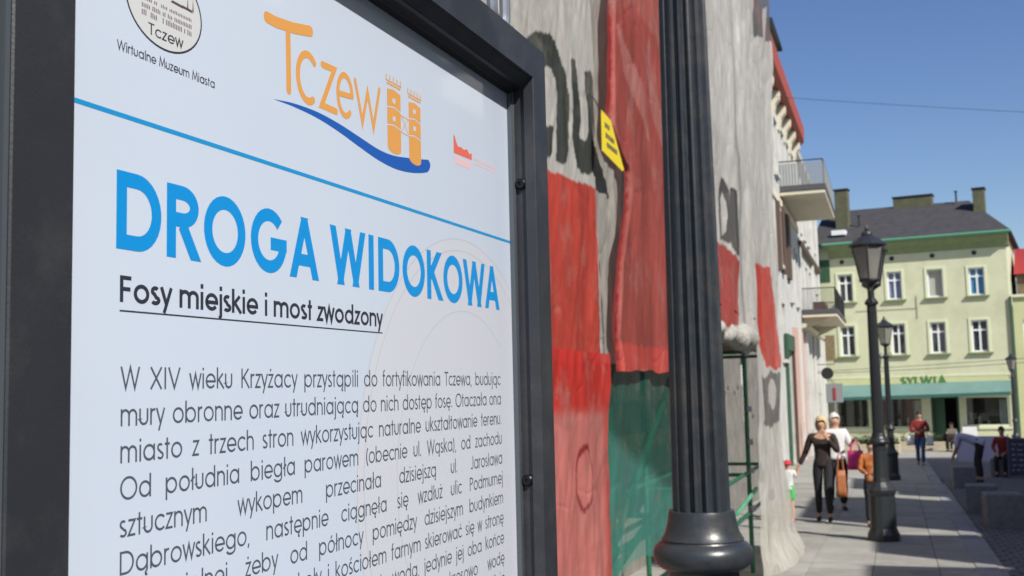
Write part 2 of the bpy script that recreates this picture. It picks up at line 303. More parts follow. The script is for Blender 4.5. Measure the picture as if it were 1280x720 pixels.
# ------------------------------------------------------------------ materials
M = dict(
    frame=mat('dark_grey_powder_coat', (.027, .030, .037), .42, noise=.12, nscale=9, bump=.05, bscale=500, stain=((.09, .09, .09), .35, 14)),
    edge=mat('black_rubber_edge', (.022, .021, .02), .55),
    lip=mat('frame_lip_grey', (.07, .085, .10), .4),
    board=mat('white_printed_board', (.59, .67, .80), .32, noise=.012, nscale=5, coat=1.0),
    cyan=mat('cyan_ink', (.004, .27, .68), .35, coat=.3), rule=mat('cyan_rule_ink', (.01, .28, .62), .35, coat=.3),
    blue=mat('blue_ink', (.01, .10, .44), .35, coat=.3), orange=mat('orange_ink', (.72, .34, .085), .35, coat=.3),
    ink=mat('black_ink', (.03, .035, .05), .4), body=mat('grey_ink', (.075, .095, .125), .4), sepia=mat('sepia_ink', (.12, .07, .07), .4),
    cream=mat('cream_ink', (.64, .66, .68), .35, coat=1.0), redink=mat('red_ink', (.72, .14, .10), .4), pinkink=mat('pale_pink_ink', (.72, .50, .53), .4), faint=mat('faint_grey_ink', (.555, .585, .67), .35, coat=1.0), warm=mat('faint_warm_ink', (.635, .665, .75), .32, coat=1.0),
    iron=mat('dark_grey_cast_iron', (.026, .032, .040), .33, noise=.12, nscale=30, bump=.035, bscale=120, spec=.6, stain=((.10, .085, .07), .5, 9)),
    iron2=mat('black_cast_iron', (.02, .024, .028), .38, noise=.15, nscale=20, bump=.1, bscale=60, spec=.6),
    steel=mat('galvanised_steel', (.34, .37, .42), .35, metal=.7, noise=.1, nscale=30),
    screw=mat('black_screw', (.012, .012, .014), .3, metal=.5),
    opal=mat('frosted_lantern_glass', (.30, .28, .25), .35, noise=.1, nscale=6),
    paving=mat('pale_concrete_paving', (.30, .295, .27), .9, noise=.16, nscale=2.2, bump=.3, bscale=60),
    slab=mat('grey_paving_slab', (.30, .295, .27), .88, noise=.12, nscale=3.5, bump=.35, bscale=90, world=True, stain=((.15, .145, .13), .55, 1.6)),
    kerb=mat('pale_granite_kerb', (.27, .27, .29), .85, noise=.12, nscale=9, bump=.3, bscale=80, world=True, stain=((.14, .14, .14), .5, 2)),
    setts=mat('dark_granite_setts', (.13, .13, .145), .85, noise=.2, nscale=4, bump=.4, bscale=50),
    joint=mat('sandy_joint_fill', (.31, .305, .28), .95, noise=.2, nscale=5),
    block=mat('grey_granite_block', (.17, .175, .19), .8, noise=.25, nscale=14, bump=.4, bscale=60),
    plaster=mat('bare_grey_plaster', (.20, .19, .17), .95, noise=.3, nscale=3, bump=.8, bscale=14),
    oldwood=mat('weathered_wood', (.20, .15, .10), .85, noise=.3, nscale=5, stretch=(1, 8, 8), bump=.3, bscale=30),
    pipe=mat('green_painted_tube', (.015, .12, .065), .45, noise=.25, nscale=15), pipel=mat('light_green_painted_tube', (.10, .34, .20), .5, noise=.25, nscale=15),
    lime=mat('lime_green_render', (.55, .565, .39), .92, noise=.06, nscale=1.3, bump=.2, bscale=30, stain=((.36, .37, .22), .5, .5)),
    lime2=mat('yellow_green_render', (.52, .54, .29), .92, noise=.06, nscale=1.5, bump=.15, bscale=30),
    trim=mat('pale_lime_trim', (.62, .65, .46), .8, noise=.04, nscale=3), dgreen=mat('dark_green_paint', (.03, .085, .045), .6, noise=.15, nscale=4),
    mgreen=mat('green_cornice_paint', (.20, .25, .12), .7, noise=.12, nscale=3), gutter=mat('green_zinc_gutter', (.09, .27, .17), .45),
    olive=mat('olive_chimney_render', (.095, .095, .055), .9, noise=.25, nscale=3), slate=mat('grey_bitumen_shingles', (.055, .055, .06), .95, spec=.2, noise=.2, nscale=2.5, bump=.5, bscale=14),
    black=mat('black_metal', (.015, .015, .017), .5), winf=mat('white_window_frame', (.72, .74, .76), .5), pane=glass('dark_window_glass'),
    curtain=mat('beige_blind', (.38, .37, .33), .8, noise=.06, nscale=5, stretch=(8, 1, 1)), bluewin=mat('blue_curtain', (.05, .22, .42), .6, noise=.3, nscale=4), bluegrey=mat('lavender_curtain', (.16, .20, .36), .6, noise=.25, nscale=4),
    clear=clear('clear_shop_glass'), awn=mat('teal_awning_canvas', (.12, .22, .20), .8, noise=.12, nscale=1.2, bump=.1, bscale=12), awnd=mat('dark_teal_valance', (.03, .11, .10), .8),
    sign=mat('green_sign_letters', (.07, .22, .05), .5), dark=mat('dark_interior', (.016, .016, .018), .9), redroof=mat('red_roof_sheet', (.30, .03, .03), .6), brown=mat('brown_render', (.20, .15, .09), .9, noise=.2, nscale=3),
    brick=mat('bare_brick_patch', (.34, .26, .15), .95, col2=(.12, .10, .06), nscale=9, bump=.8, bscale=12),
    white=mat('white_render', (.52, .52, .49), .9, noise=.09, nscale=1.2, bump=.2, bscale=20, stain=((.30, .29, .26), .55, .9)), pink=mat('salmon_pink_render', (.52, .34, .28), .9, noise=.07, nscale=1.5, bump=.15, bscale=20),
    cream2=mat('cream_render', (.62, .57, .44), .9, noise=.08, nscale=1.5), eave=mat('red_painted_eave', (.33, .055, .03), .65, noise=.12, nscale=3),
    rail=mat('grey_painted_railing', (.24, .255, .26), .5), darkstone=mat('dark_slab_edge', (.07, .07, .075), .8), shade=mat('dark_brown_joinery', (.09, .055, .04), .6),
    hedge=mat('clipped_hedge_leaves', (.035, .06, .015), .7, noise=.4, nscale=20), stone=mat('sandstone_planter', (.42, .37, .27), .9, noise=.12, nscale=5, bump=.3, bscale=30),
    wire=mat('black_cable', (.02, .02, .02), .6), yellow=mat('yellow_warning_label', (.80, .62, .01), .5), navy=mat('navy_chalkboard', (.03, .03, .07), .6), lilac=mat('lilac_board_frame', (.14, .10, .15), .7), chalk=mat('pale_chalk', (.33, .32, .42), .9),
    skin=mat('skin', (.55, .32, .22), .55), shadeskin=mat('shaded_skin', (.42, .23, .15), .55),  # shadeskin is skin with the street's shade put into its colour
    whair=mat('white_hair', (.62, .61, .58), .6, bump=.6, bscale=90), blond=mat('blond_hair', (.56, .42, .23), .6, noise=.3, nscale=40, bump=.6, bscale=90), dhair=mat('black_hair', (.012, .010, .01), .5, bump=.5, bscale=90), bhair=mat('brown_hair', (.09, .05, .03), .55, bump=.5, bscale=90),
    c_brown=mat('dark_brown_jersey', (.028, .018, .015), .85, noise=.5, nscale=14, bump=.3, bscale=25), c_black=mat('black_cloth', (.012, .012, .016), .85, bump=.3, bscale=25), c_white=mat('white_cotton', (.60, .60, .61), .85, noise=.05, nscale=8, bump=.3, bscale=20),
    c_red=mat('dark_red_cloth', (.20, .012, .014), .8, noise=.15, nscale=12, bump=.3, bscale=25), c_jeans=mat('blue_denim', (.035, .075, .20), .85, noise=.2, nscale=18), c_green=mat('bright_green_cloth', (.06, .42, .09), .8), c_orange=mat('orange_cloth', (.72, .21, .03), .8, col2=(.10, .04, .025), nscale=9),
    c_lilac=mat('pale_lilac_cotton', (.46, .46, .64), .85, bump=.3, bscale=20), c_rust=mat('brown_cloth', (.22, .09, .04), .8, noise=.3, nscale=12), cap=mat('red_cap_cloth', (.50, .02, .05), .7), bagp=mat('pink_plastic_bag', (.80, .04, .22), .45), bagb=mat('tan_leather_bag', (.34, .12, .045), .5, noise=.15, nscale=12), shoe=mat('black_shoe', (.02, .02, .022), .5), pinkshoe=mat('pink_shoe', (.5, .12, .22), .6),
    eye=mat('dark_eye', (.02, .015, .012), .3), lips=mat('lips', (.40, .12, .10), .5), roadred=mat('red_road_sign', (.32, .04, .05), .5), crumple=mat('crumpled_pale_netting', (.36, .35, .32), .95, noise=.3, nscale=10, bump=.9, bscale=18), item=mat('pale_display_goods', (.60, .64, .60), .7, noise=.2, nscale=6),
)
NET = netmat('grey_debris_netting', .12, .25); NETR = netmat('red_debris_netting', .10, .3, wear=.22); NETG = netmat('green_debris_netting', .42, .3, wear=.08)

# ------------------------------------------------------------------ ground
ground = MB()
for y0, y1 in ((-300, 62), (62, 900)):
    ground.add([(-400, y0, gz(y0)), (400, y0, gz(y0)), (400, y1, gz(y1)), (-400, y1, gz(y1))], [(0, 1, 2, 3)])
g = ground.build('ground', M['paving']); tag(g, kind='structure')
pav = empty('pavement'); tag(pav, kind='structure')
jb = MB()
for y0, y1 in ((8, 34),):
    jb.add([(-4.0, y0, gz(y0) + .008), (.70, y0, gz(y0) + .008), (.70, y1, gz(y1) + .008), (-4.0, y1, gz(y1) + .008)], [(0, 1, 2, 3)])
jb.build('joint_bed', M['joint'], pav)
def slabmesh(sx, sy, h, c): return MB().cbox(-sx / 2, sx / 2, -sy / 2, sy / 2, -h, 0, c)
P = .667
s0 = slabmesh(P - .005, P - .005, .05, .004).build('slab', M['slab'], pav)
first = True; ang = math.atan(SLOPE)
for j in range(27):
    for i in range(7):
        x = -3.65 + .333 + i * P; y = 11.2 + j * P
        rot = (-ang + random.uniform(-.002, .002), random.uniform(-.0025, .0025), 0); loc = (x - .003, y, gz(y) + .034 + random.uniform(-.002, .003))
        if first: s0.location = loc; s0.rotation_euler = rot; first = False
        else: share(s0, pav, loc, rot)
k0 = slabmesh(.235, .99, .06, .01).build('kerb_stone', M['kerb'], pav); k0.location = (.84, 11.5, gz(11.5) + .046); k0.rotation_euler = (-ang, 0, 0)
for j in range(1, 34):
    y = 11.5 + j; share(k0, pav, (.84 + .003 * math.sin(j * 3.1), y, gz(y) + .046 + random.uniform(-.002, .003)), (-ang, 0, random.uniform(-.004, .004)))
st = MB()
for j in range(96):
    for i in range(28):
        x = 1.06 + i * .155 + (j % 2) * .07; y = 12 + j * .205; z = gz(y) + .03 + random.uniform(-.004, .006); a, b = .069, .095
        st.add([(x - a, y - b, z - .03), (x + a, y - b, z - .03), (x + a, y + b, z - .03), (x - a, y + b, z - .03), (x - a + .012, y - b + .012, z), (x + a - .012, y - b + .012, z), (x + a - .012, y + b - .012, z), (x - a + .012, y + b - .012, z)],
               [(4, 5, 6, 7), (0, 1, 5, 4), (1, 2, 6, 5), (2, 3, 7, 6), (3, 0, 4, 7)])
tag(st.build('setts', M['setts'], pav), kind='stuff')
jb = MB(); jb.add([(.965, 10, gz(10) + .008), (5.6, 10, gz(10) + .008), (5.6, 45, gz(45) + .008), (.965, 45, gz(45) + .008)], [(0, 1, 2, 3)]); jb.build('sett_bed', M['setts'], pav)

# ------------------------------------------------------------------ information board
W = .7
sign = empty('information_board', (0, 0, 0), 0, 'white bilingual town history board in a dark grey metal frame headed DROGA WIDOKOWA', 'notice board')
sign['label'] = 'tall white town history board headed DROGA WIDOKOWA in a dark grey metal frame'
U = Vector((0.02885142, 0.99958009, 0.0026908)); V = Vector((0.00215824, -0.00275421, 0.99999388)); N = U.cross(V)
O = Vector((-0.42888057, 0.50971084, 1.81900219))
sign.matrix_world = Matrix.Translation(O) @ Matrix((U, V, N)).transposed().to_4x4()
# local: x = along the board, y = up, z = out towards the street   (all x .7)
def sb(x0, x1, y0, y1, z0, z1, name, m, c=.0):
    k = W; mb = MB()
    mb = mb.cbox(x0 * k, x1 * k, y0 * k, y1 * k, z0 * k, z1 * k, c) if c else mb.box(x0 * k, x1 * k, y0 * k, y1 * k, z0 * k, z1 * k)
    return mb.build(name, m, sign)
BOT = -1.05
sb(-.052, 1.004, BOT, .298, -.012, 0, 'printed_panel', M['board'])
M['opal'] = bpy.data.materials.new('clouded_lantern_glass'); M['opal'].use_nodes = True
_n = M['opal'].node_tree.nodes; _l = M['opal'].node_tree.links; _b = _n['Principled BSDF']; _b.inputs['Base Color'].default_value = (.30, .29, .27, 1); _b.inputs['Roughness'].default_value = .12
_t = _n.new('ShaderNodeBsdfTransparent'); _t.inputs[0].default_value = (.8, .82, .8, 1); _x = _n.new('ShaderNodeMixShader'); _x.inputs[0].default_value = .45
_l.new(_b.outputs[0], _x.inputs[1]); _l.new(_t.outputs[0], _x.inputs[2]); _l.new(_x.outputs[0], _n['Material Output'].inputs[0])
rim_strip = MB().prism([(.2928 * W, .0004 * W), (.3000 * W, .0004 * W), (.3190 * W, .0425 * W), (.3150 * W, .0425 * W)], 0, -.0500 * W, .9985 * W)
rim_strip.build('rim_shade_strip', M['edge'], sign)  # black strip added to darken the shaded underside of the top rim
# frame: mitred box rails; the jambs show a grooved profile
D = .045
def rail(prof, p0, p1, name, m):
    """prof in (across, out) swept between p0 and p1"""
    pass
fr = MB(); k = W
L0, L1, R0, R1, T0, T1, B0, B1 = -.052, -.114, .998, 1.066, .317, .375, BOT, BOT - .06
def rect(l, r_, t, b, z): return [(l * k, b * k, z * k), (r_ * k, b * k, z * k), (r_ * k, t * k, z * k), (l * k, t * k, z * k)]
rings = [rect(-.05, 1.0, .294, BOT, -.012), rect(-.05, 1.0, .296, BOT, .003), rect(-.051, 1.003, .297, BOT - .001, .0085), rect(-.0512, 1.0035, .2975, BOT - .001, .0095), rect(-.0565, 1.0085, .302, BOT - .003, .0095), rect(-.0565, 1.0085, .303, BOT - .003, .026), rect(-.052, 1.002, .305, BOT - .002, .0275), rect(-.052, 1.002, .316, BOT - .002, .0435), rect(-.0535, 1.0035, .3175, BOT - .003, .045),
         rect(-.1125, 1.0645, .3745, BOT - .061, .045), rect(-.114, 1.066, .376, BOT - .0625, .0435), rect(-.114, 1.066, .376, BOT - .0625, -.03), rect(-.05, 1.0, .29, BOT, -.03)]
vs = [p for rr in rings for p in rr]; fs = []
for j in range(len(rings) - 1):
    for i in range(4): fs.append((j * 4 + i, j * 4 + (i + 1) % 4, (j + 1) * 4 + (i + 1) % 4, (j + 1) * 4 + i))
fr.add(vs, fs); fr.build('frame', M['frame'], sign)
sb(.9955, .9995, BOT, .2925, .0005, .0078, 'glazing_bead', M['lip'])
sb(-.048, 1.0, BOT, .29, -.03, -.0125, 'back_panel', M['frame'])
sb(-.119, -.1145, BOT - .06, .3755, -.03, .043, 'hinge_seam', M['lip'])
sb(-.20, -.1195, -2.5, .375, -.05, .042, 'post', M['edge'], .004)
sb(1.07, 1.12, -2.5, .30, -.09, -.035, 'post', M['edge'], .004)
for v in (.1415, -.3416, -.82):
    m_ = MB().lathe([(.0065, 0), (.0065, .003), (.005, .0045), (.0026, .0045), (.0022, .0025)], n=16)
    s = m_.build('screw', M['screw'], sign, smooth=True); s.location = (1.0075 * k, v * k, .0175 * k); s.rotation_euler = (0, R(-90), 0)
m_ = MB(); pts = [(.02 * math.cos(t), .024 * math.sin(t), 0) for t in np.linspace(-math.pi * 1.0, 0, 13)]
pts = [(-.02, .05, 0)] + pts + [(.02, .05, 0)]
m_.tube([(x, y, 0) for x, y, _ in pts], .0062, 10); rg = m_.build('hanging_loop', M['steel'], sign, smooth=True); rg.location = (.945 * k, .418 * k, .006)
mb = MB().box(-.02, .02, -.006, .001, -.014, .014); rg2 = mb.build('loop_bracket', M['frame'], sign); rg2.location = (.945 * k, .385 * k, .006)

def TO(a, b, li): return (a * W, b * W, li * 1.0)
def ink(name, m, fn, label=None):
    mb = MB(); fn(mb); o = mb.build(name, M[m], sign)
    if label: o['label'] = label
    if name in ('text_line', 'logo_caption', 'emblem_townscape', 'emblem_lettering', 'tower_windows'): o['kind'] = 'stuff'
    return o
def quad(mb, pts, li=.00012): mb.add([TO(a, b, li) for a, b in pts], [tuple(range(len(pts)))])
ink('blue_rule', 'rule', lambda mb: quad(mb, [(-.05, .0428), (1.0, .0428), (1.0, .0470), (-.05, .0470)]))
ink('title_lettering', 'cyan', lambda mb: write(mb, 'DROGA WIDOKOWA', .046, -.0698, .0672, .098, TO, w=.895, track=.03), 'cyan DROGA WIDOKOWA heading')
ink('subtitle_lettering', 'ink', lambda mb: write(mb, 'Fosy miejskie i most zwodzony', .0515, -.1145, .0225, .077, TO, w=.484), 'black underlined Fosy miejskie i most zwodzony')
ink('subtitle_underline', 'ink', lambda mb: quad(mb, [(.0525, -.1226), (.5345, -.1226), (.5345, -.1212), (.0525, -.1212)]))
rows = ['W XIV wieku Krzyżacy przystąpili do fortyfikowania Tczewa, budując', 'mury obronne oraz utrudniającą do nich dostęp fosę. Otaczała ona',
        'miasto z trzech stron wykorzystując naturalne ukształtowanie terenu.', 'Od południa biegła parowem (obecnie ul. Wąska), od zachodu',
        'sztucznym wykopem przecinała dzisiejszą ul. Jarosława', 'Dąbrowskiego, następnie ciągnęła się wzdłuż ulic Podmurnej',
        'i Kościelnej, żeby od północy pomiędzy dzisiejszym budynkiem', 'szkoły i kościołem farnym skierować się w stronę', 'baszty wodą, jedynie jej oba końce', 'okresowo wodę', 'linie']
G0 = glyphs(.052); nat = [width(r_, G0) for r_ in rows]
hs = .88 / (max(nat[:7]) * .0192) * .985
for i, r_ in enumerate(rows):
    v = -.1879 - i * .03055; fullw = nat[i] * .0192 * hs
    if i < 7: ink('text_line', 'body', lambda mb: write(mb, r_, .054, v, .0192, .052, TO, w=.886, justify=True, hs=hs))
    else: ink('text_line', 'body', lambda mb: write(mb, r_, .940 - fullw - .03, v, .0192, .052, TO, w=fullw + .03, justify=True, hs=hs) if ' ' in r_ else write(mb, r_, .940 - fullw, v, .0192, .052, TO, hs=hs))
# museum oval
def oval(mb):
    o_ = arc(.1105, .158, .0535, .0400, 0, 360, 48); quad(mb, o_[:-1], .00008)
ink('emblem_ground', 'cream', oval)
def ov2(mb):
    ribbon(mb, arc(.1105, .158, .0535, .0400, 0, 360, 48), .0009, TO, .00013)
    write(mb, 'Tczew', .0865, .1262, .0108, .06, TO, w=.05); write(mb, 'Dawny', .088, .1855, .0100, .06, TO, w=.046)
    write(mb, 'Wirtualne Muzeum Miasta', .0462, .1010, .0086, .06, TO, w=.140)
ink('emblem_lettering', 'ink', ov2, 'oval outline with Tczew and Wirtualne Muzeum Miasta')
def ov3(mb):
    rr = random.Random(3)
    for i in range(30):
        x = .078 + i * .0024
        for z0, h in ((.1415, .005), (.1485, .004), (.1555, .003)):
            if rr.random() < .75: quad(mb, [(x, z0), (x + .0012, z0), (x + .0012, z0 + h * rr.uniform(.6, 1.2)), (x, z0 + h)], .00011)
    for a in (.0880, .1180, .1330): quad(mb, [(a, .165), (a + .018, .1645), (a + .016, .1672), (a + .002, .1676)], .00012)
    for a in (.1065, .1420, .1500): quad(mb, [(a, .166), (a + .0022, .166), (a + .0011, .179)], .00012)
    ribbon(mb, [(.067, .158), (.074, .166), (.082, .170), (.09, .166)], .0008, TO, .00012)
ink('emblem_townscape', 'sepia', ov3)
# town logo
def logo(mb):
    def br(pts, w):
        ribbon(mb, pts, w, TO, .00013)
        for p in (pts[0], pts[-1]): quad(mb, arc(p[0], p[1], w, w, 0, 345, 23), .00010)
    ribbon(mb, [(.2775, .2005), (.295, .2005), (.33, .2045), (.3655, .2115)], .0062, TO, .00016); quad(mb, arc(.2775, .2005, .0062, .0062, 0, 345, 23), .00010); quad(mb, arc(.3655, .2115, .0062, .0062, 0, 345, 23), .00010)
    br([(.3185, .203), (.3192, .17), (.3198, .1325)], .0048)
    br(arc(.3600, .1565, .0215, .0265, 50, 300), .0042)
    br([(.3920, .1805), (.4195, .1815), (.3900, .1325), (.4230, .1325)], .0040)
    ribbon(mb, [(.4300, .1563), (.4590, .1592)], .0034, TO, .00018); br(arc(.4450, .1570, .0175, .0245, 6, 310), .0036)
    br([(.4700, .1820), (.4880, .1340), (.5020, .1750), (.5170, .1335), (.5340, .1860)], .0032)
ink('logo_lettering', 'orange', logo, 'orange handwritten Tczew')
def towers(mb):
    for x0, x1, zt in ((.5555, .5945, .2020), (.6190, .6560, .1965)):
        quad(mb, arc((x0 + x1) / 2, .1185 if x0 < .6 else .1150, (x1 - x0) / 2, .007, 180, 360, 16), .00012)
        segs = [(.1185, .1455), (.1475, .1690), (.1710, .1930)] if x0 < .6 else [(.1150, .1440), (.1460, .1670), (.1690, .1900)]
        for a, b in segs:
            quad(mb, [(x0, a), ((x0 + x1) / 2, a + (.003 if a > .13 else 0)), (x1, a), (x1, b), ((x0 + x1) / 2, b + .003), (x0, b)])
        t = segs[-1][1]
        quad(mb, [(x0, t + .0065), (x1, t + .0065), (x1 + .001, t + .009), (x0 - .001, t + .009)])
        quad(mb, [(x0 - .003, t + .0105), (x1 + .003, t + .0105), (x1 + .004, t + .0125), (x0 - .004, t + .0125)])
        for q in range(5):
            a = x0 - .003 + q * (x1 - x0 + .002) / 4; quad(mb, [(a, t + .0135), (a + .0025, t + .0135), (a + .0025, t + .019), (a, t + .019)])
    for z in (.1665, .1445): ribbon(mb, [(.5945, z), (.619, z - .001)], .0006, TO, .00012)
    ribbon(mb, [(.5965, .166), (.617, .1455)], .0006, TO, .000125); ribbon(mb, [(.5965, .1455), (.617, .166)], .0006, TO, .00013)
ink('logo_towers', 'orange', towers)
def tw(mb):
    for x in (.571, .6325):
        for z in (.1545, .178): quad(mb, [(x, z), (x + .008, z), (x + .008, z + .006), (x, z + .006)], .00016)
ink('tower_windows', 'board', tw)
def wave(mb):
    top = [(.2900, .1155), (.33, .1203), (.38, .1222), (.43, .1195), (.48, .1140), (.53, .1085), (.57, .1085), (.61, .1130), (.66, .1200), (.681, .1215)]
    bot = [(.33, .1165), (.38, .1150), (.43, .1095), (.48, .1015), (.53, .0945), (.58, .0920), (.63, .0960), (.672, .1040), (.686, .1130)]
    def cr(P_, m_=6):
        o_ = []
        for i in range(len(P_) - 1):
            p0, p1, p2, p3 = P_[max(i - 1, 0)], P_[i], P_[i + 1], P_[min(i + 2, len(P_) - 1)]
            for q in range(m_):
                t = q / m_; o_.append(tuple(.5 * (2 * p1[d] + (p2[d] - p0[d]) * t + (2 * p0[d] - 5 * p1[d] + 4 * p2[d] - p3[d]) * t * t + (3 * p1[d] - p0[d] - 3 * p2[d] + p3[d]) * t ** 3) for d in (0, 1)))
        return o_ + [P_[-1]]
    top = top[:-1] + [(.676, .1225)]; bot = [(.2901, .1154)] + bot[:-1] + [(.683, .1100)]; top = cr(top); bot = cr(bot); n = len(top)
    mb.add([TO(a, b, .0001) for a, b in top] + [TO(a, b, .0001) for a, b in bot], [(i, i + 1, n + i + 1, n + i) for i in range(n - 1)]); quad(mb, arc(.6775, .1162, .0085, .0068, 0, 345, 23), .00008); return
    n = len(top); mb.add([TO(a, b, .0001) for a, b in top] + [TO(*bot[min(max(i - 1, 0), 8)], .0001) if i else TO(.2901, .1154, .0001) for i in range(n)], [(i, i + 1, n + i + 1, n + i) for i in range(n - 1)])
ink('logo_wave', 'blue', wave)
def rl(mb):
    quad(mb, [(.769, .1500), (.838, .1520), (.838, .1625), (.829, .1595), (.82, .1650), (.806, .1620), (.797, .1640), (.786, .1625), (.779, .1680), (.7735, .1760), (.769, .1770)])
ink('corner_logo', 'redink', rl, 'small red town silhouette logo')
ink('logo_reflection', 'pinkink', lambda mb: quad(mb, [(.772, .135), (.834, .137), (.838, .1475), (.769, .1460)], .0001))
def rt(mb):
    for z in (.1545, .1480):
        rr = random.Random(int(z * 1e4)); a = .846
        while a < .935:
            w_ = rr.uniform(.003, .008); quad(mb, [(a, z), (a + w_, z), (a + w_, z + .0036), (a, z + .0036)], .0001); a += w_ + .002
ink('logo_caption', 'pinkink', rt)
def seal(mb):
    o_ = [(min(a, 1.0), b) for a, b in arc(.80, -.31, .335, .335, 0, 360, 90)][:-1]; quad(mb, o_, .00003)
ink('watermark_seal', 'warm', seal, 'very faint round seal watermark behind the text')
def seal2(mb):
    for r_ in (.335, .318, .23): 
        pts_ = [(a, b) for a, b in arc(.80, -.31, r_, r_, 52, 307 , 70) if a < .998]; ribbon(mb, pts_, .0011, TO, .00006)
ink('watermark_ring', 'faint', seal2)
# ------------------------------------------------------------------ street lamps
LAMPG = 'cast iron street lamps along the pavement'
def fluted(mb, r0, r1, z0, z1, n=16, dep=.10, rows_=2):
    vs = []; q = 8; tot = n * q
    for j in range(rows_):
        f = j / (rows_ - 1); r = r0 + (r1 - r0) * f; z = z0 + (z1 - z0) * f
        for i in range(tot):
            a = 2 * math.pi * i / tot; ph = (i % q) / q
            rr = r * (1 - dep * math.sin(math.pi * min(1, max(0, (ph - .12) / .76))) ** .8) if .12 <= ph <= .88 else r
            vs.append((rr * math.cos(a), rr * math.sin(a), z))
    mb.add(vs, [(j * tot + i, j * tot + (i + 1) % tot, (j + 1) * tot + (i + 1) % tot, (j + 1) * tot + i) for j in range(rows_ - 1) for i in range(tot)])
def lantern(parent, m, c, s=1.0):
    """six sided tapering lantern, glass bottom at c"""
    x, y, z = c; rb, rt, h = .135 * s, .235 * s, .46 * s
    f = MB(); n = 6
    P_ = lambda r, zz, i: (x + r * math.cos(2 * math.pi * (i + .5) / n), y + r * math.sin(2 * math.pi * (i + .5) / n), z + zz)
    for i in range(n):
        f.tube([P_(rb, 0, i), P_(rt, h, i)], .011, 5)
        f.tube([P_(rt + .004, h, i), P_(rt + .004, h, i + 1)], .014, 5); f.tube([P_(rb + .004, 0, i), P_(rb + .004, 0, i + 1)], .013, 5)
    f.lathe([(.02, -.16), (.035, -.15), (.03, -.09), (.06, -.06), (.135 * s, -.02), (.135 * s, 0)], (x, y, z), 12)
    fo = f.build('lantern_frame', m, parent)
    gl = MB()
    for i in range(n):
        vs = [P_(rb, .01, i), P_(rb, .01, i + 1), P_(rt, h - .01, i + 1), P_(rt, h - .01, i)]
        gl.add(vs, [(0, 1, 2, 3)])
    gl.build('lantern_glass', M['opal'], fo)
    cp = MB().lathe([(.255 * s, h), (.262 * s, h + .02), (.20 * s, h + .075), (.13 * s, h + .125), (.075 * s, h + .145), (.08 * s, h + .165), (.06 * s, h + .20), (.022, h + .215), (.03, h + .235), (.018, h + .255), (.004, h + .30)], (x, y, z), 12, off=math.pi / 12)
    cp.build('lantern_cap', m, fo)
def street_lamp(loc, rz, m, label, heads=2, near=False):
    t = empty('street_lamp', loc, rz, label, 'street lamp', LAMPG)
    n = 64 if near else 20
    ped = MB().lathe([(.20, 0), (.205, .04), (.205, .12), (.185, .16), (.17, .20), (.165, .62), (.18, .66), (.185, .70), (.15, .74), (.11, .80), (.10, .86), (.093, 1.02), (.090, 1.20), (.094, 1.255)], n=16 if near else 12)
    ped.build('pedestal', m, t, smooth=False)
    # heavy moulded ring with the flared collar that takes the shaft
    ring = MB().lathe([(.090, 1.25), (.093, 1.284), (.112, 1.290), (.125, 1.303), (.1305, 1.318), (.1305, 1.332), (.125, 1.345), (.115, 1.354), (.1085, 1.357), (.1065, 1.3605), (.1085, 1.364), (.103, 1.371), (.0965, 1.384), (.092, 1.402), (.0885, 1.42), (.087, 1.433), (.0855, 1.437), (.083, 1.438), (.070, 1.438)], n=n)
    ring.build('collar', m, t, smooth=True)
    sh = MB(); fluted(sh, .0765, .062, 1.43, 3.15, 16, .20 if near else .12); sh.build('shaft', m, t, smooth=near)
    tp = MB().lathe([(.062, 3.14), (.085, 3.15), (.09, 3.18), (.07, 3.21), (.045, 3.24), (.04, 3.42), (.06, 3.44), (.055, 3.50), (.02, 3.53), (.004, 3.56)], n=16); tp.build('capital', m, t, smooth=True)
    if heads == 2:
        for s in (-1, 1):
            a = MB().tube([(0, 0, 3.22), (0, .10 * s, 3.16), (0, .24 * s, 3.14), (0, .35 * s, 3.20), (0, .38 * s, 3.30), (0, .38 * s, 3.33)], [.022, .02, .018, .018, .018, .018], 8)
            sc = [(0, s * (.15 + .055 * math.cos(q) * (1 - q / 14)), 3.06 + .055 * math.sin(q) * (1 - q / 14)) for q in np.linspace(.5, 8, 16)]
            a.tube(sc, .010, 6); a.build('arm', m, t); lantern(t, m, (0, .38 * s, 3.45), .95)
    else:
        lantern(t, m, (0, 0, 3.50), .95)
        for s in (-1, 1):
            MB().tube([(0, 0, 3.16), (.09 * s, 0, 3.12), (.15 * s, 0, 3.20), (.11 * s, 0, 3.27), (.08 * s, 0, 3.24)], .012, 6).build('scroll', m, t)
    return t
street_lamp((-.5, 3.0, gz(3.0)), R(0), M['iron'], 'large fluted grey cast iron lamp post with moulded collar beside the notice board', 2, True)
street_lamp((-.235, 15.75, gz(15.75)), R(-1), M['iron2'], 'black lamp post with two lanterns in front of the child in orange', 2)
l3 = street_lamp((-.17, 30.6, gz(30.6)), 0, M['iron2'], 'single lantern black lamp post just right of the double lantern one', 1)
c = copy_tree(l3); c.location = (-.62, 47, gz(47)); c['label'] = 'small distant lamp post seen between the double lantern and single lantern posts'
c = copy_tree(l3); c.location = (4.75, 52, gz(52)); c['label'] = 'distant lamp post in front of the right hand shop window'

